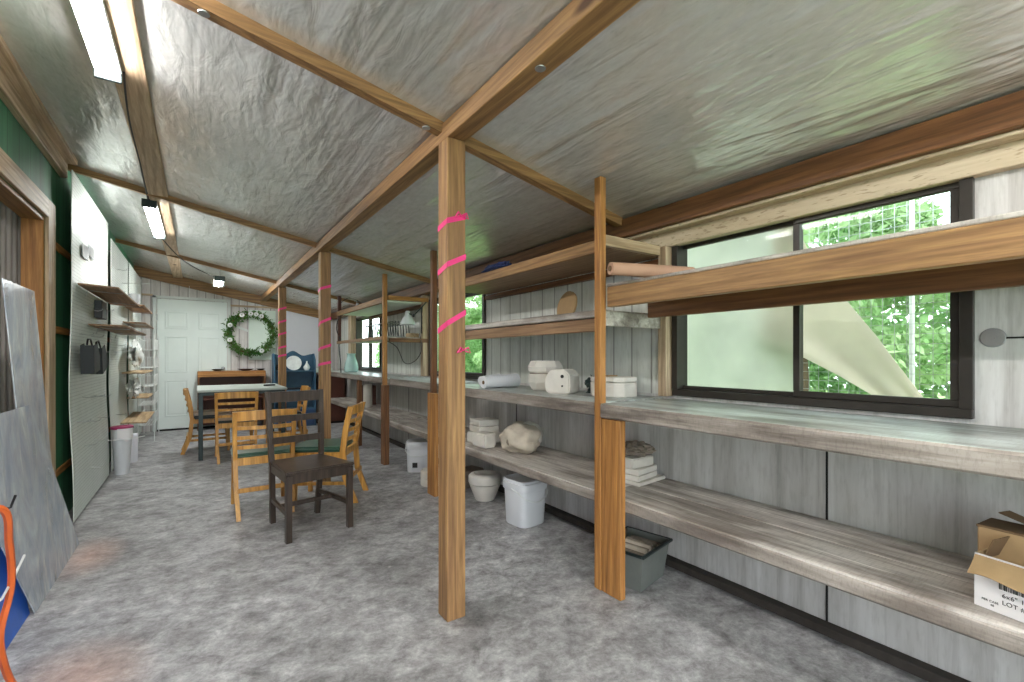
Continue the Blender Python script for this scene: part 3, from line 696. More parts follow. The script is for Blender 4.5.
# ---------------------------------------------------------------- cafe chairs
def yellow_chair():
    t=thing('ladder_back_chair','','chair')
    W=.20
    for s in (-1,1):
        # rear leg and back post in one swept piece
        mb=MB(); path=[(s*.175,-.075,0),(s*.185,-.0,.2),(s*.19,.02,.42),(s*.195,-.005,.6),(s*.198,-.045,.775)]
        pv=[]
        n=12
        for k in range(n+1):
            u=k/n*(len(path)-1); i=min(int(u),len(path)-2); f=u-i
            p=Vector(path[i]).lerp(Vector(path[i+1]),f); pv.append(p)
        sec=[(-.014,-.021),(.014,-.021),(.014,.021),(-.014,.021)]; rings=[[mb.bm.verts.new(p+Vector((a,b_,0))) for a,b_ in sec] for p in pv]
        for A,B in zip(rings,rings[1:]):
            for k in range(4): mb.bm.faces.new((A[k],A[(k+1)%4],B[(k+1)%4],B[k]))
        mb.bm.faces.new(rings[0][::-1]); mb.bm.faces.new(rings[-1])
        mb.build('rear_leg',M['honey'],t,smooth=False)
        MB().bar((s*.18,.40,0),(s*.175,.39,.41),.034,.034).build('front_leg',M['honey'],t)
    def slat(name,z,h,y,th=.014,curve=.035):
        MB().sheet(lambda u,v:((u-.5)*.40,y-curve*(1-(2*u-1)**2),z+h*(v-.5)+(.008*(1-(2*u-1)**2) if h>.05 else 0)),10,1,(0,th,0)).build(name,M['honey'],t,smooth=True)
    slat('top_rail',.738,.07,-.038,.018)
    for z,y in ((.652,-.02),(.58,-.005),(.508,.008)): slat('slat',z,.027,y)
    mb=MB().sheet(lambda u,v:((u-.5)*.39,.0-.0*(1-(2*u-1)**2),.375+.055*v),8,1,(0,.02,0)); mb.box(-.185,.185,.375,.40,.36,.41); mb.box(-.195,-.172,.02,.39,.36,.41); mb.box(.172,.195,.02,.39,.36,.41)
    mb.build('seat_frame',M['honey'],t)
    mb=MB().box(-.205,.205,.03,.43,.412,.455,.0)
    bmesh.ops.bevel(mb.bm,geom=list(mb.bm.edges),offset=.018,segments=3,affect='EDGES')
    mb.build('seat',M['vinyl'],t,smooth=True)
    MB().bar((-.18,-.03,.20),(.18,-.03,.20),.018,.032).build('stretcher',M['honey'],t)
    for s in (-1,1): MB().bar((s*.182,-.01,.16),(s*.178,.39,.16),.018,.026).build('stretcher',M['honey'],t)
    return t
yc=yellow_chair()
yc.location=(.42,3.90,0); yc.rotation_euler.z=0; yc['label']='honey ladder back chair just left of the dark brown chair, back towards us'; yc['group']='honey wood chairs'
b=dup(yc,(1.075,3.965,0),math.radians(150-90),'honey chair with green seat right of the dark chair, facing left')
def rz_face(a): return a-PI/2
c3=dup(yc,(.37,6.05,0),rz_face(PI/2),'honey chair with beige cushion tucked at the table front edge')
c4=dup(yc,(-.07,6.98,0),rz_face(0),'honey chair at the left end of the table, seen sideways')
c5=dup(yc,(1.17,6.72,0),rz_face(PI),'wooden chair with black seat at the right end of the table, mostly hidden')
for c_ in (c3,c4,c5):
    for k in kids(c_):
        if k.name.startswith('seat') and not k.name.startswith('seat_frame'): k.data=k.data.copy(); k.data.materials[0]=M['vinylk']
cu_=MB().box(-.2,.2,.03,.42,.457,.49,0); bmesh.ops.bevel(cu_.bm,geom=list(cu_.bm.edges),offset=.014,segments=2,affect='EDGES')
for p,rz,lab in (((.37,6.05,0),0,'thin beige cushion on the chair at the table front edge'),((-.07,6.98,0),-PI/2,'thin beige cushion on the chair at the left table end')):
    if rz==0:
        o=cu_.build('seat_cushion',M['cushion'],loc=p,smooth=True); oc=o
    else:
        o=oc.copy(); COL.objects.link(o); o.location=p; o.rotation_euler.z=rz
    tag(o,lab,'cushion')
# dark chair
t=thing('slat_back_chair','dark brown wooden chair with plank seat, nearest the camera','chair',(.635,3.44,0),math.radians(180+10))
# local: front is +y ; back at -y
for s in (-1,1):
    MB().bar((s*.20,.215,0),(s*.20,.215,.42),.036,.036).build('front_leg',M['walnut'],t)
    mb=MB().bar((s*.155,-.235,0),(s*.172,-.20,.43),.034,.036).bar((s*.172,-.20,.42),(s*.185,-.25,.925),.034,.034)
    mb.build('rear_leg',M['walnut'],t)
for z,h,y,nm in ((.885,.075,-.243,'top_rail'),(.73,.045,-.228,'slat'),(.58,.045,-.214,'slat')):
    MB().sheet(lambda u,v:((u-.5)*.35,y-.006*(1-(2*u-1)**2),z+h*(v-.5)),8,1,(0,.018,0)).build(nm,M['walnut'],t,smooth=True)
mb=MB().prism([(-.175,-.215,.425),(.175,-.215,.425),(.225,.24,.425),(-.225,.24,.425)],(0,0,.022)); bmesh.ops.bevel(mb.bm,geom=list(mb.bm.edges),offset=.006,segments=2,affect='EDGES')
mb.build('seat',M['walnut'],t)
MB().box(-.2,.2,.20,.225,.365,.425).box(-.17,.17,-.215,-.19,.365,.425).bar((-.20,.2,.395),(-.17,-.2,.395),.02,.055).bar((.20,.2,.395),(.17,-.2,.395),.02,.055).build('seat_frame',M['walnut'],t)
for s in (-1,1): MB().bar((s*.197,.21,.17),(s*.163,-.22,.17),.02,.03).build('stretcher',M['walnut'],t)
MB().bar((-.18,-.02,.17),(.18,-.02,.17),.02,.028).build('stretcher',M['walnut'],t)
# ---------------------------------------------------------------- table, cabinet, hutch
t=thing('dining_table','small table with pale laminate top and dark steel legs','table',(.49,6.80,0))
MB().box(-.49,.43,-.54,.55,.77,.795,.004).build('tabletop',M['tabletop'],t)
MB().box(-.47,.41,-.52,.53,.73,.77).build('apron',M['steel'],t)
for sx in (-.455,.39):
    for sy in (-.50,.51): MB().box(sx-.022,sx+.022,sy-.022,sy+.022,0,.735).build('leg',M['steel'],t)
tag(MB().box(-.07,.07,-.02,.02,0,.02,.006).build('remote_control',M['black'],loc=(.78,6.75,.796),rotz=.25),'small black handheld remote lying on the table right side','remote')
tag(MB().tube([(-.05,0,.004),(0,.02,.004),(.05,0,.004),(0,-.02,.004),(-.04,.0,.004)],.003,6).build('wire_coil',M['galv'],loc=(.40,6.9,.796)),'thin coil of wire lying on the table middle','wire')
t=thing('low_bookcase','open brown wooden cabinet between the table and the end wall','cabinet',(.485,8.85,0))
mb=MB().box(-.48,.48,-.02,.30,.90,.94); mb.build('top',M['gold_x'],t)
MB().box(-.48,.48,-.03,-.01,.85,.90).build('front_rail',M['gold_x'],t)
for s in (-.48,.45): MB().box(s,s+.03,-.02,.30,0,.90).build('side_panel',M['brown_z'],t)
MB().box(-.45,.45,.27,.30,.05,.90).build('back_panel',M['redbrown'],t)
for z in (.10,.48): MB().box(-.45,.45,0,.27,z,z+.02).build('shelf',M['redbrown'],t)
for x,r,lab in ((.28,.09,'left small dark dish on top of the brown cabinet'),(.68,.13,'wide reddish dish on top of the brown cabinet, middle one'),(.90,.07,'right small dark dish on top of the brown cabinet')):
    mb=MB().lathe([(r*.4,0),(r*.5,.004),(r,.03),(r*.96,.032),(r*.45,.01),(0,.01)],(0,0,0),20)
    tag(mb.build('dish',M['redbrown' if r>.1 else 'black'],loc=(x,8.95,.9405),smooth=True),lab,'dish')
# blue hutch
t=thing('bookcase_hutch','blue painted hutch with scalloped top behind the farthest post','hutch',(1.36,8.55,0))
for s in (-.325,.30): 
    MB().prism([(s,-.12,0),(s,.14,0),(s,.14,1.22),(s,.02,1.23),(s,-.10,1.12),(s,-.12,1.0)],(.025,0,0)).build('side_panel',M['teal'],t)
top=[(-.30,.12,.3)]+[(-.30+.6*k/24,.12,1.20+.055*math.exp(-((k-12)/5.5)**2)+.02*math.cos(k/24*4*PI)) for k in range(25)]+[(.30,.12,.3)]
MB().prism(top,(0,.018,0)).build('back_panel',M['teal'],t)
for z in (.94,.62,.3): MB().box(-.30,.30,-.12,.12,z-.02,z).build('shelf',M['teal'],t)
MB().box(-.30,.30,-.13,-.11,.02,.28).build('drawer',M['tealdark'],t)
MB().box(-.30,.30,-.115,.12,.0,.02).build('base',M['teal'],t)
t=thing('plate','round white plate leaning on the blue hutch top shelf','plate',(1.36,8.60,.941))
MB().lathe([(0,0),(.09,.0),(.125,.014),(.122,.018),(.085,.006),(0,.006)],(0,.0,.125),28,mat=Matrix.Rotation(math.radians(80),3,'X')).build('disc',M['ceramic'],t,smooth=True)
tag(MB().lathe([(.03,0),(.05,.03),(.055,.06),(.03,.1),(.012,.13),(.014,.16),(0,.16)],(0,0,0),18).build('bottle_vase',M['ceramic'],loc=(1.56,8.55,.941),smooth=True),'small white teardrop vase beside the plate on the hutch','vase')
tag(MB().blob((0,0,.05),(.07,.04,.052),.3,6,3,4,.05).build('figurine',M['steel'],loc=(1.15,8.55,.941),smooth=True),'small dark figurine on the left of the hutch top shelf','figurine')
tag(MB().box(-.13,.13,-.06,.06,0,.03,.004).build('book',M['black'],loc=(1.36,8.52,.6205),rotz=.1),'dark flat book on the second shelf of the hutch','book')
t=thing('low_cabinet','dark brown cabinet between the blue hutch and the far worktop','cabinet',(1.95,8.8,0))
MB().box(-.22,.24,-.3,.3,.04,.86).build('body',M['redbrown'],t); MB().box(-.24,.25,-.32,.3,.86,.885).build('top',M['brown_x'],t); MB().box(-.2,.22,-.312,-.3,.08,.8).build('door',M['redbrown'],t); MB().box(-.2,.22,-.28,.28,0,.04).build('plinth',M['dark'],t)
# ---------------------------------------------------------------- wreath
t=thing('wreath','green leafy wreath with white flowers on the end wall','wreath',(.765,9.06,1.575))
R=.335
MB().tube([(R*math.cos(a),0,R*math.sin(a)) for a in [2*PI*k/40 for k in range(41)]],.012,6).build('ring',M['brown_x'],t)
def leafcloud(mb,pts,size,r):
    for p in pts:
        q=Vector(p); s=size*r.uniform(.7,1.3)
        a=Vector((r.gauss(0,1),r.gauss(0,1),r.gauss(0,1))).normalized(); b_=a.cross(Vector((r.gauss(0,1),r.gauss(0,1),r.gauss(0,1)))).normalized()
        vs=[mb.bm.verts.new(q+a*s*u+b_*s*w) for u,w in ((-1,0),(-.2,.42),(1,0),(-.2,-.42))]
        mb.bm.faces.new(vs)
    return mb
pts=[]
for k in range(1500):
    a=rnd.uniform(0,2*PI); rr=R+rnd.gauss(0,.034); pts.append((rr*math.cos(a),rnd.uniform(-.05,.035),rr*math.sin(a)))
leafcloud(MB(),pts,.03,rnd).build('leaves',M['leafw'],t)['kind']='stuff'
for a in (1.35,1.6,2.0,2.75,3.5,5.2,1.1):
    mb=MB()
    for k in range(9):
        b_=2*PI*k/9; mb.blob((R*math.cos(a)+.024*math.cos(b_),-.055,R*math.sin(a)+.024*math.sin(b_)),(.018,.01,.018),.1,4,1,k)
    mb.build('flower',M['ceramic'],t)
# ---------------------------------------------------------------- far shelf things
t=thing('glass_vase','large pale blue glass vase on the far worktop','vase',(1.93,7.15,CT))
MB().lathe([(.075,0),(.10,.012),(.105,.06),(.09,.14),(.062,.22),(.058,.26),(.07,.285),(.064,.285),(.05,.255),(.055,.21),(.08,.13),(.094,.06),(.085,.02),(0,.015)],(0,0,0),28).build('body',M['vase'],t,smooth=True)
t=thing('dish_rack','metal wire dish rack on the far middle shelf','rack',(1.95,5.62,1.396))
mb=MB()
for z in (.01,.17): mb.tube([(-.15,-.4,z),(.15,-.4,z),(.15,.4,z),(-.15,.4,z),(-.15,-.4,z)],.007,6)
mb.build('frame',M['galv'],t)
for k in range(9):
    y=-.36+.09*k; MB().tube([(-.15,y,.01),(-.14,y,.17),(-.02,y+.02,.2),(0,y,.02),(.02,y+.02,.2),(.14,y,.17),(.15,y,.01)],.006,6).build('prong',M['steel'],t)
def lamp(name,lab,loc,parts):
    return thing(name,lab,'lamp',loc)
t=thing('clamp_lamp','white metal clamp lamp with jointed arm over the dish rack','lamp',(2.0,5.06,1.60))
MB().lathe([(.085,-.06),(.08,-.03),(.055,.02),(.03,.05),(.03,.09),(.02,.1),(0,.1),(0,.092),(.022,.085),(.024,.05),(.05,.015),(.076,-.035),(.081,-.06)],(0,0,0),24).build('lamp_shade',M['white'],t,smooth=True)
MB().tube([(0,-.02,.07),(.05,-.05,.045),(.10,-.1,.11),(.17,-.14,.2)],.007,8).build('arm',M['steel'],t)
MB().blob((.05,-.055,.045),(.016,.016,.02),0,1,2).build('joint',M['black'],t)
MB().lathe([(0,-.045),(.02,-.04),(.025,-.02),(.015,0),(0,0)],(0,0,0),14).build('bulb',M['ceramic'],t,smooth=True)
t=thing('pendant_lamp','cone shaped white lamp shade above the far upper shelf','lamp',(1.98,7.0,1.802))
MB().lathe([(.10,0),(.06,.09),(.025,.14),(.02,.17),(0,.17),(0,.16),(.055,.085),(.094,.0)],(0,0,0),20).build('lamp_shade',M['white'],t,smooth=True)
MB().tube([(0,0,.165),(-.02,0,.2),(-.05,-.03,.195)],.006,6).build('stem',M['galv'],t)
MB().lathe([(0,0),(.03,0),(.03,.01),(0,.01)],(0,0,0),12).build('base',M['galv'],t)
tag(MB().box(-.06,.06,-.05,.05,0,.05,.004).build('wood_block',M['tan'],loc=(2.08,5.12,1.396),rotz=.2),'small tan wooden block at the near end of the dish rack shelf','block')
tag(MB().box(-.10,.10,-.12,.12,0,.07,.01).build('shoe_box',M['mint'],loc=(2.03,5.30,1.3965)) ,'pale box behind the wire rack on the middle shelf','box') if False else None
t=thing('power_strip','black power strip hanging at the end of the dish rack shelf','power strip',(2.15,4.985,1.44))
MB().box(-.018,.018,-.012,.012,0,.30,.004).build('body',M['black'],t)
for k in range(4): MB().box(-.012,.012,-.018,-.012,.05+.06*k,.08+.06*k,.002).build('socket',M['cable'],t)
def cable(pts,r,name,lab,mat='cable',n=8):
    P=[Vector(p) for p in pts]; out=[]
    for i in range(len(P)-1):
        a,b_,c_,d_=P[max(i-1,0)],P[i],P[i+1],P[min(i+2,len(P)-1)]
        for k in range(n):
            t=k/n; out.append(.5*((2*b_)+(c_-a)*t+(2*a-5*b_+4*c_-d_)*t*t+(3*b_-a-3*c_+d_)*t**3))
    out.append(P[-1])
    return tag(MB().tube(out,r,6).build(name,M[mat],smooth=True),lab,'cable')
cable([(2.12,5.0,1.44),(2.1,4.9,1.25),(2.12,5.15,1.12),(2.13,5.5,1.10),(2.14,5.8,1.3),(2.0,5.9,1.4)],.005,'power_cable','dark cable looping below the dish rack shelf')
cable([(1.72,6.96,1.75),(1.69,7.0,1.68),(1.685,7.0,1.55),(1.72,6.965,1.42),(1.69,6.9,1.33),(1.685,6.8,1.1),(1.68,6.75,.95)],.007,'power_cable','dark cable hanging down from the short red post')
cable([(2.1,7.0,1.85),(2.02,7.05,2.0),(1.85,7.0,2.04),(1.72,6.94,1.95)],.004,'power_cable','thin cable arching over the cone lamp shade')
tag(MB().lathe([(.05,0),(.06,.02),(.06,.3),(.05,.32),(0,.32)],(0,0,0),16).build('paper_roll',M['plaster'],loc=(1.95,6.4,.4785),smooth=True),'upright white paper roll on the far lower shelf','paper roll')
tag(MB().box(-.1,.1,-.1,.1,0,.28,.005).build('wooden_crate',M['redbrown'],loc=(2.05,6.75,.4785)),'dark wooden crate on the far lower shelf behind the paper roll','crate')
# ---------------------------------------------------------------- light fixtures
def fixture(x,y0,y1,w,lit,label,drop=.05,z=None):
    z=z or cz(x)-.035
    t=thing('fluorescent_light',label,'light fixture',(x,(y0+y1)/2,z))
    L=(y1-y0)/2
    MB().box(-w/2,w/2,-L,L,-.03,0,.003).build('housing',M['white'],t)
    MB().sheet(lambda u,v:(-w/2*.9+w*.9*u,(-L+.02)+(2*L-.04)*v,-.032-.034*math.sin(PI*u)**.6),12,1,(0,0,.003)).build('lens',M[lit],t,smooth=True)
    for s in (-1,1): MB().box(-w/2,w/2,s*L-.008,s*L+.008,-.068,0,.003).build('end_cap',M['steel'],t)
    return t
fixture(-.322,1.46,2.67,.095,'tube','brightly lit fluorescent light nearest the camera')
fixture(-.32,4.75,5.95,.10,'tube2','dim fluorescent light farther along the board')
fixture(-.335,-1.2,.05,.12,'tube','added unseen fluorescent fill light above and behind the camera')  # extra fixture out of view, added to even out the room light
fixture(1.35,-1.5,-.25,.12,'tube','added unseen fluorescent fill light behind the camera on the low side')  # second added fixture, unseen, brightens the middle and low side
fixture(.25,7.3,7.9,.12,'tube3','small hanging light close to the end wall',z=cz(.25)-.12)
cable([(.25,7.4,cz(.25)-.12),(.25,7.4,cz(.25)-.005)],.004,'hanging_wire','thin wire carrying the small hanging light','galv')
cable([(-.27,2.67,cz(-.27)-.03),(-.30,3.2,cz(-.3)-.035),(-.31,4.0,cz(-.3)-.035),(-.33,4.84,cz(-.33)-.04)],.007,'power_cable','black cable running between the first two ceiling lights')
cable([(-.32,6.1,cz(-.3)-.04),(-.2,6.6,cz(-.2)-.10),(-.05,7.0,cz(0)-.12),(.2,7.38,cz(.25)-.13)],.006,'power_cable','black cable drooping towards the small hanging light')
cable([(-.1,8.9,cz(-.1)-.15),(-.1,8.9,2.1)],.003,'pull_string','white string hanging from the end rafter above the door','wire')
# ---------------------------------------------------------------- pegboards on left wall
def pegx(z,a,b_): 
    return XL+.095-(.035*math.exp(-((z-.9)/.55)**2))*a+.012*math.sin(z*2.2)*b_
def pegboard(y0,y1,z0,z1,lab,a,b_,off=0):
    t=thing('pegboard',lab,'pegboard',(0,(y0+y1)/2,0))
    oy=(y0+y1)/2
    MB().sheet(lambda u,v:(pegx(z0+(z1-z0)*v,a,b_)+off,y0+(y1-y0)*u-oy,z0+(z1-z0)*v),6,30,(-.005,0,0)).build('panel',M['peg'],t,smooth=True)
    return t
pegboard(4.37,5.93,.02,2.47,'tall bowed white pegboard nearest the doorway',1,1)
pegboard(6.10,7.45,.02,2.36,'middle white pegboard behind the brown shelves',.8,.6)
pegboard(7.52,9.10,.02,2.36,'last white pegboard next to the end wall',.2,.2)
mb=MB()
for z in (.35,1.33,1.9): mb.box(XL,XL+.045,4.28,9.1,z,z+.05) if False else mb.box(XL,XL+.012,4.25,9.1,z,z+.05)
struct('trim_20',mb,M['gold_y'],'battens behind the pegboards')
# brown shelves
def pshelf(name,x0,x1,y0,y1,z,lab,mat,tilt=0):
    t=thing('pegboard_shelf',lab,'shelf',(x0,(y0+y1)/2,z),0)
    t.rotation_euler=(0,tilt,0); L=(y1-y0)/2
    MB().box(0,x1-x0,-L,L,0,.014,.002).build('board',M[mat],t)
    for s in (-.6,.6): MB().tube([(0.0,s*L,-.05),(.01,s*L,-.004),(x1-x0-.01,s*L,-.004),(x1-x0+.004,s*L,.02)],.003,6).build('bracket',M['galv'],t)
    return t
PX=XL+.09
pshelf('a',PX,-.48,4.50,6.05,1.69,'long brown shelf high on the nearest pegboard','board_y',.06)
pshelf('b',PX,-.48,4.90,6.75,1.42,'long brown shelf lower on the nearest pegboard','board_y',.02)
pshelf('c',PX,-.50,6.75,7.95,1.765,'short brown shelf highest on the middle pegboard','board_y',.05)
pshelf('d',PX,-.50,6.95,8.2,1.57,'brown shelf second from top on the middle pegboard','board_y',.03)
pshelf('e',PX,-.50,6.85,8.1,.98,'tan shelf above the crumpled film on the middle pegboard','tan',.02)
pshelf('f',PX,-.50,7.3,8.1,.66,'short tan shelf between two other tan shelves','tan',.02)
pshelf('g',PX,-.48,6.75,8.0,.42,'lowest tan shelf above the waste bin','tan',.04)
tag(MB().lathe([(.045,0),(.055,.12),(.05,.122),(.0,.012)],(0,0,0),18).build('plastic_cup',M['white'],loc=(-.62,6.35,1.40+.06) if False else (-.60,6.95,1.785),smooth=True),'white plastic tub on the short highest shelf','tub')
# black magazine holders
for i,(y,lean,lab) in enumerate(((4.62,0,'black mesh magazine holder, left one on the pegboard'),(4.98,.0,'black mesh magazine holder, right one on the pegboard'))):
    t=thing('magazine_holder',lab,'magazine holder',(PX+.005,y,1.06),0)
    t.rotation_euler=(.22 if i else .12,0,0)
    pr=[(-.12,0),(.12,0),(.12,.10),(.02,.21),(-.12,.21)]
    for x in (.012,.085): MB().prism([(x,p[0],p[1]) for p in pr],(.003,0,0)).build('side_panel',M['blackmesh'],t)
    MB().box(.012,.088,-.12,.12,0,.004).box(.012,.088,-.12,-.117,0,.21).box(.012,.088,.117,.12,0,.10).build('tray',M['blackmesh'],t)
    MB().tube([(.05,-.12,.215),(.05,-.08,.25),(.05,.02,.24),(.05,.10,.17),(.05,.12,.10)],.006,6).build('rim',M['black'],t)
tag(MB().box(0,.05,-.13,.13,0,.09,.004).box(0.0,.055,-.15,.11,-.06,.03,.004).build('bracket_box',M['black'],loc=(PX-.005,5.32,1.56)),'black plastic bin on the pegboard under the upper brown shelf','bin')
tag(MB().box(0,.004,-.12,.12,0,.10,.001).box(.0,.004,.12,.36,.05,.14,.001).build('metal_plates',M['galv'],loc=(PX+.004,4.75,1.92)),'pair of flat grey metal plates hung high on the pegboard','plate')
# pegboard hooks
hooks=[(4.60,1.56,'under the near end of the upper brown shelf'),(5.0,1.55,'between the upper brown shelf and the black bin'),(5.62,1.60,'just right of the black bin'),(4.65,1.34,'above the left black magazine holder'),(5.1,1.34,'above the right black magazine holder'),(4.50,1.20,'left of both black magazine holders'),
(4.8,.86,'highest of those below the magazine holders, left one'),(5.2,.84,'highest of those below the magazine holders, middle one'),(5.55,.82,'highest of those below the magazine holders, right one'),(4.55,.70,'second row below the magazine holders, left one'),(4.95,.66,'second row below the magazine holders, middle one'),(5.4,.64,'second row below the magazine holders, right one'),
(4.75,.50,'third row below the magazine holders, left one'),(5.2,.47,'third row below the magazine holders, right one'),(5.0,.28,'lowest of all on the nearest pegboard'),(5.45,2.12,'highest on the nearest pegboard, right of the grey plates'),(6.55,2.12,'highest on the middle pegboard'),(6.5,1.30,'on the middle pegboard under the lower brown shelf'),(6.5,.55,'on the middle pegboard above the waste bin')]
hk=None
for i,(y,z,where) in enumerate(hooks):
    x=pegx(z,1 if y<6 else .8,1 if y<6 else .6)
    if hk is None:
        hk=MB().tube([(0,0,.0),(.012,0,0),(.05,0,-.006),(.075,0,0),(.08,0,.015)],.0022,6).build('pegboard_hook',M['galv'],loc=(x,y,z)); o=hk
    else:
        o=hk.copy(); COL.objects.link(o); o.location=(x,y,z)
    tag(o,'small metal hook '+where,'hook','hooks on the pegboards')
for y,z,l,lab in ((5.9,.36,.28,'long white rod hook low on the nearest pegboard edge'),(6.9,2.02,.26,'long grey hook high on the middle pegboard'),(5.95,1.22,.2,'white rod hook between the first two pegboards')):
    x=pegx(z,1,1); tag(MB().tube([(x,y,z),(x+l*.6,y,z+.0),(x+l,y,z+.02)],.004,6).build('rod_hook',M['wire']),lab,'hook')
# wire racks near the door
def wire_basket(z,lab,y0=8.16,y1=8.99,x0=-.66,x1=-.50,h=.15):
    t=thing('wire_basket',lab,'basket',((x0+x1)/2,(y0+y1)/2,z),0,'wire baskets beside the door')
    a,b_=(x1-x0)/2,(y1-y0)/2
    mb=MB()
    for zz in (0,h): mb.tube([(-a,-b_,zz),(a,-b_,zz),(a,b_,zz),(-a,b_,zz),(-a,-b_,zz)],.004,6)
    mb.build('frame',M['wire'],t)
    mb=MB()
    n=12
    for k in range(n+1):
        y=-b_+2*b_*k/n; mb.tube([(-a,y,h),(-a,y,0),(a,y,0),(a,y,h)],.0025,4)
    for k in range(1,5):
        x=-a+2*a*k/5; mb.tube([(x,-b_,h),(x,-b_,0),(x,b_,0),(x,b_,h)],.0025,4)
    mb.build('grid',M['wire'],t)
    return t
wb=wire_basket(1.27,'top white wire basket beside the door')
for z,l in ((1.02,'second white wire basket from the top beside the door'),(.76,'third white wire basket from the top beside the door'),(.50,'fourth white wire basket, near the floor beside the door'),(.22,'lowest white wire basket beside the door')): dup(wb,(wb.location.x,wb.location.y,z),None,l)
t=thing('rack_frame','white wire rack frame carrying the baskets beside the door','rack',(-.58,8.575,0))
for y in (-.445,.445):
    MB().tube([(-.09,y,0),(-.09,y,1.5),(.09,y,1.5),(.09,y,0)],.006,6).build('upright',M['wire'],t)
# clutter bags hanging
mb=MB().blob((0,0,0),(.05,.42,.13),.3,6,4,3); tag(mb.build('plastic_film',M['pebbles'],loc=(-.62,7.3,1.20)),'crumpled clear film and papers hung on the middle pegboard','film')
mb=MB().blob((0,0,0),(.05,.34,.10),.35,7,4,9); tag(mb.build('plastic_film',M['pebbles'],loc=(-.62,7.1,.80)),'smaller crumpled bundle of film below the tan shelf','film')
# waste bin with magenta rim
t=thing('waste_bin','slim white bin with magenta liner rim against the pegboard','bin',(-.62,6.02,0))
MB().lathe([(.055,0),(.06,.01),(.085,.46),(.08,.46),(.05,.02),(0,.02)],(0,0,0),22).build('body',M['white'],t,smooth=True)
MB().lathe([(.081,.455),(.09,.452),(.092,.475),(.084,.48)],(0,0,0),22).build('liner_rim',M['maroon'],t,smooth=True)
MB().sheet(lambda u,v:(.09*math.cos(-1.9+1.6*u)*(1+.0*v),.09*math.sin(-1.9+1.6*u),.46-.11*v+.02*math.sin(u*9)*v),12,4,(.002,-.002,0)).build('liner',M['label'],t)
tag(MB().lathe([(.07,0),(.075,.3),(.07,.31),(0,.31)],(0,0,0),18).build('paper_roll',M['lav'],loc=(-.62,6.65,0),smooth=True),'short pale roll standing on the floor behind the bin','roll')
# ---------------------------------------------------------------- acrylic sheets, blue plastic, cord at left
def lean(y0,y1,z1,xb,xt,th,mat,name,lab,cat,z0=0,skew=0):
    t=MB().sheet(lambda u,v:(xb+(xt-xb)*v,y0+(y1-y0)*u+skew*v,z0+(z1-z0)*v),2,2,(-th,0,0)).build(name,M[mat])
    return tag(t,lab,cat)
lean(2.97,3.93,.93,-.61,-.69,.004,'plex','acrylic_sheet','large cloudy acrylic sheet leaning by the doorway, on the floor','sheet',skew=-.66)
lean(3.26,3.76,1.53,-.665,-.735,.004,'plex','acrylic_sheet','tall narrow cloudy acrylic sheet behind the large one','sheet',skew=-.2)
o=lean(1.6,2.98,.72,-.63,-.735,.006,'blueplastic','plastic_sheet','bright blue plastic sheet leaning at the lower left','sheet')
tag(MB().box(0,.02,-.06,.06,0,.16,.001).build('tape_patch',M['label'],loc=(-.66,3.1,.45)),'x','x') if False else None
cable([(-.60,1.93,.72),(-.50,2.06,.705),(-.49,2.10,.58),(-.495,2.14,.43),(-.51,2.10,.29),(-.505,2.16,.13),(-.49,2.24,.03),(-.42,2.2,.012),(-.2,2.0,.012)],.010,'extension_cord','orange extension cord hanging down at the left edge','orange')
tag(MB().tube([(-.72,2.09,.69),(-.52,2.09,.69),(-.487,2.10,.695),(-.478,2.11,.73)],.004,6).build('wall_hook',M['black']),'black metal hook holding the orange cord','hook')
tag(MB().tube([(-.55,1.95,.41),(-.50,2.07,.42),(-.50,2.18,.44),(-.50,2.30,.475)],.004,6).build('white_rod',M['wire']),'thin white rod sticking out in front of the blue sheet','rod')
# ---------------------------------------------------------------- outdoors
# tarp over the greenhouse side
def tarp(u,v):
    y=1.0+.9*u-.0; z=.85+1.15*v
    return (2.62+.03*math.sin(u*7+v*2),y,z)
mb=MB().sheet(lambda u,v:(2.52+.02*math.sin(u*9+v*3),1.14+1.0*u,.75+1.35*v),12,10,(.003,0,0)); tag(mb.build('clear_sheeting',M['poly'],smooth=True),'whitish translucent sheeting outside the left window pane','sheeting')
TL=[(1.20,1.925),(1.26,1.75),(1.30,1.50),(1.34,1.28),(1.17,1.19),(.98,1.08),(.80,.96),(.74,.86)]
TR=[(1.17,1.925),(1.08,1.70),(1.00,1.57),(.93,1.44),(.82,1.27),(.74,1.13),(.655,.99),(.60,.88)]
def diag(u,v):
    k=u*7; i=min(int(k),6); f=k-i
    l=[TL[i][a]*(1-f)+TL[i+1][a]*f for a in (0,1)]; r=[TR[i][a]*(1-f)+TR[i+1][a]*f for a in (0,1)]
    return (2.53+.09*u+.03*math.sin(v*7+u*2)*(u*1.2),l[0]*(1-v)+r[0]*v,l[1]*(1-v)+r[1]*v)
mb=MB().sheet(diag,28,12,(.004,0,0)); tag(mb.build('tarp',M['tarp'],smooth=True),'beige tarp slanting down outside the right window pane','tarp')
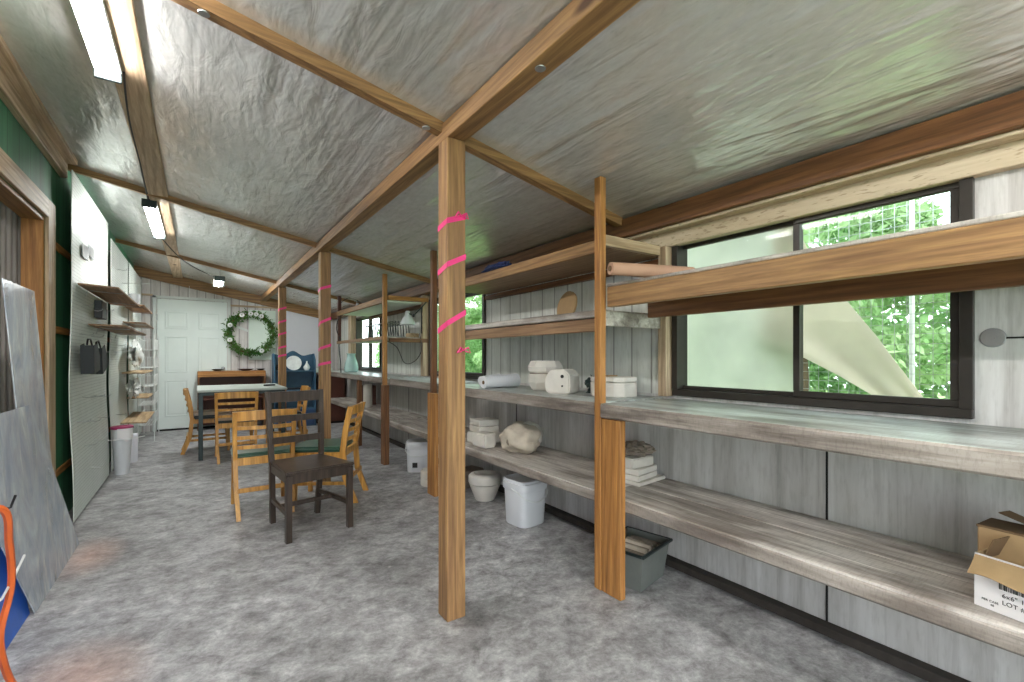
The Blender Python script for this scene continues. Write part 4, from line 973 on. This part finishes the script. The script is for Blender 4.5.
# wire fence
t=thing('wire_fence','square wire mesh fence outside the big window','fence',(3.0,1.0,0))
mb=MB(); 
for k in range(66): y=-1.1+k*.0508; mb.box(-.0012,.0012,y-.0012,y+.0012,.2,2.1,0)
mb.build('vertical_wires',M['galv'],t)
mb=MB()
for k in range(38): z=.22+k*.0508; mb.box(-.0012,.0012,-1.1,2.2,z-.0012,z+.0012,0)
mb.build('horizontal_wires',M['galv'],t)
for y in (-.2,-1.1): MB().tube([(.02,y,-.13),(.02,y,2.2)],.012,10).build('fence_post',M['wire'],t)
def tree(name,lab,x,y,h,rw,n,mat,seed,lab2=None,zc=.55):
    r=random.Random(seed); t=thing(name,lab,'tree',(x,y,-.13),0,'trees outside the windows')
    MB().tube([(0,0,0),(.05,.05,h*.3),(-.05,.1,h*.8)],.09,8,rs=[.1,.07,.03]).build('trunk',M['bark'],t)
    mb=MB(); clumps=[(r.gauss(0,rw*.45),r.gauss(0,rw*.5),h*zc+r.uniform(-.5,.48)*h,r.uniform(.35,.75)) for _ in range(26)]
    pts=[]
    for k in range(n):
        c_=r.choice(clumps); d=Vector((r.gauss(0,1),r.gauss(0,1),r.gauss(0,1))).normalized()*c_[3]*r.uniform(.6,1)
        pts.append((c_[0]+d.x,c_[1]+d.y,max(.1,c_[2]+d.z*.6)))
    leafcloud(mb,pts,.062,r).build('foliage',M[mat],t)['kind']='stuff'
    return t
T1=tree('leafy_tree','bright leafy tree seen through the right pane of the big window',6.0,2.6,4.4,1.35,24000,'leafA',1,zc=.5)
T2=tree('leafy_tree','leafy tree behind the left pane of the big window',6.2,6.3,4.6,1.4,22000,'leafB',2,zc=.5)
for i,(o,x,y,sc,l) in enumerate(((T2,6.1,-1.4,1,'leafy tree beyond the right edge of the big window'),(T1,7.0,10.4,1,'leafy tree seen through the second window'),(T2,6.6,14.6,1,'far leafy tree seen through the second window'),(T1,12,.2,1.4,'tall tree in the back row beyond the big window'),(T2,12,6,1.45,'tall tree in the middle of the back row'),(T1,11.5,12.2,1.4,'tall tree in the back row beyond the second window'),(T2,12,18.6,1.4,'farthest tall tree in the back row'))):
    dup(o,(x,y,-.13),i*1.3+.5,l,scale=(sc,sc,sc))
sh=MB(); r=random.Random(5)
leafcloud(sh,[(r.uniform(8.3,9.3),r.uniform(-4,26),r.uniform(-.1,2.3+.5*math.sin(k*.01))) for k in range(36000)],.11,r)
h=sh.build('hedge',M['leafB']); tag(h,'long low leafy hedge behind the trees outside the windows','hedge',kind='stuff')
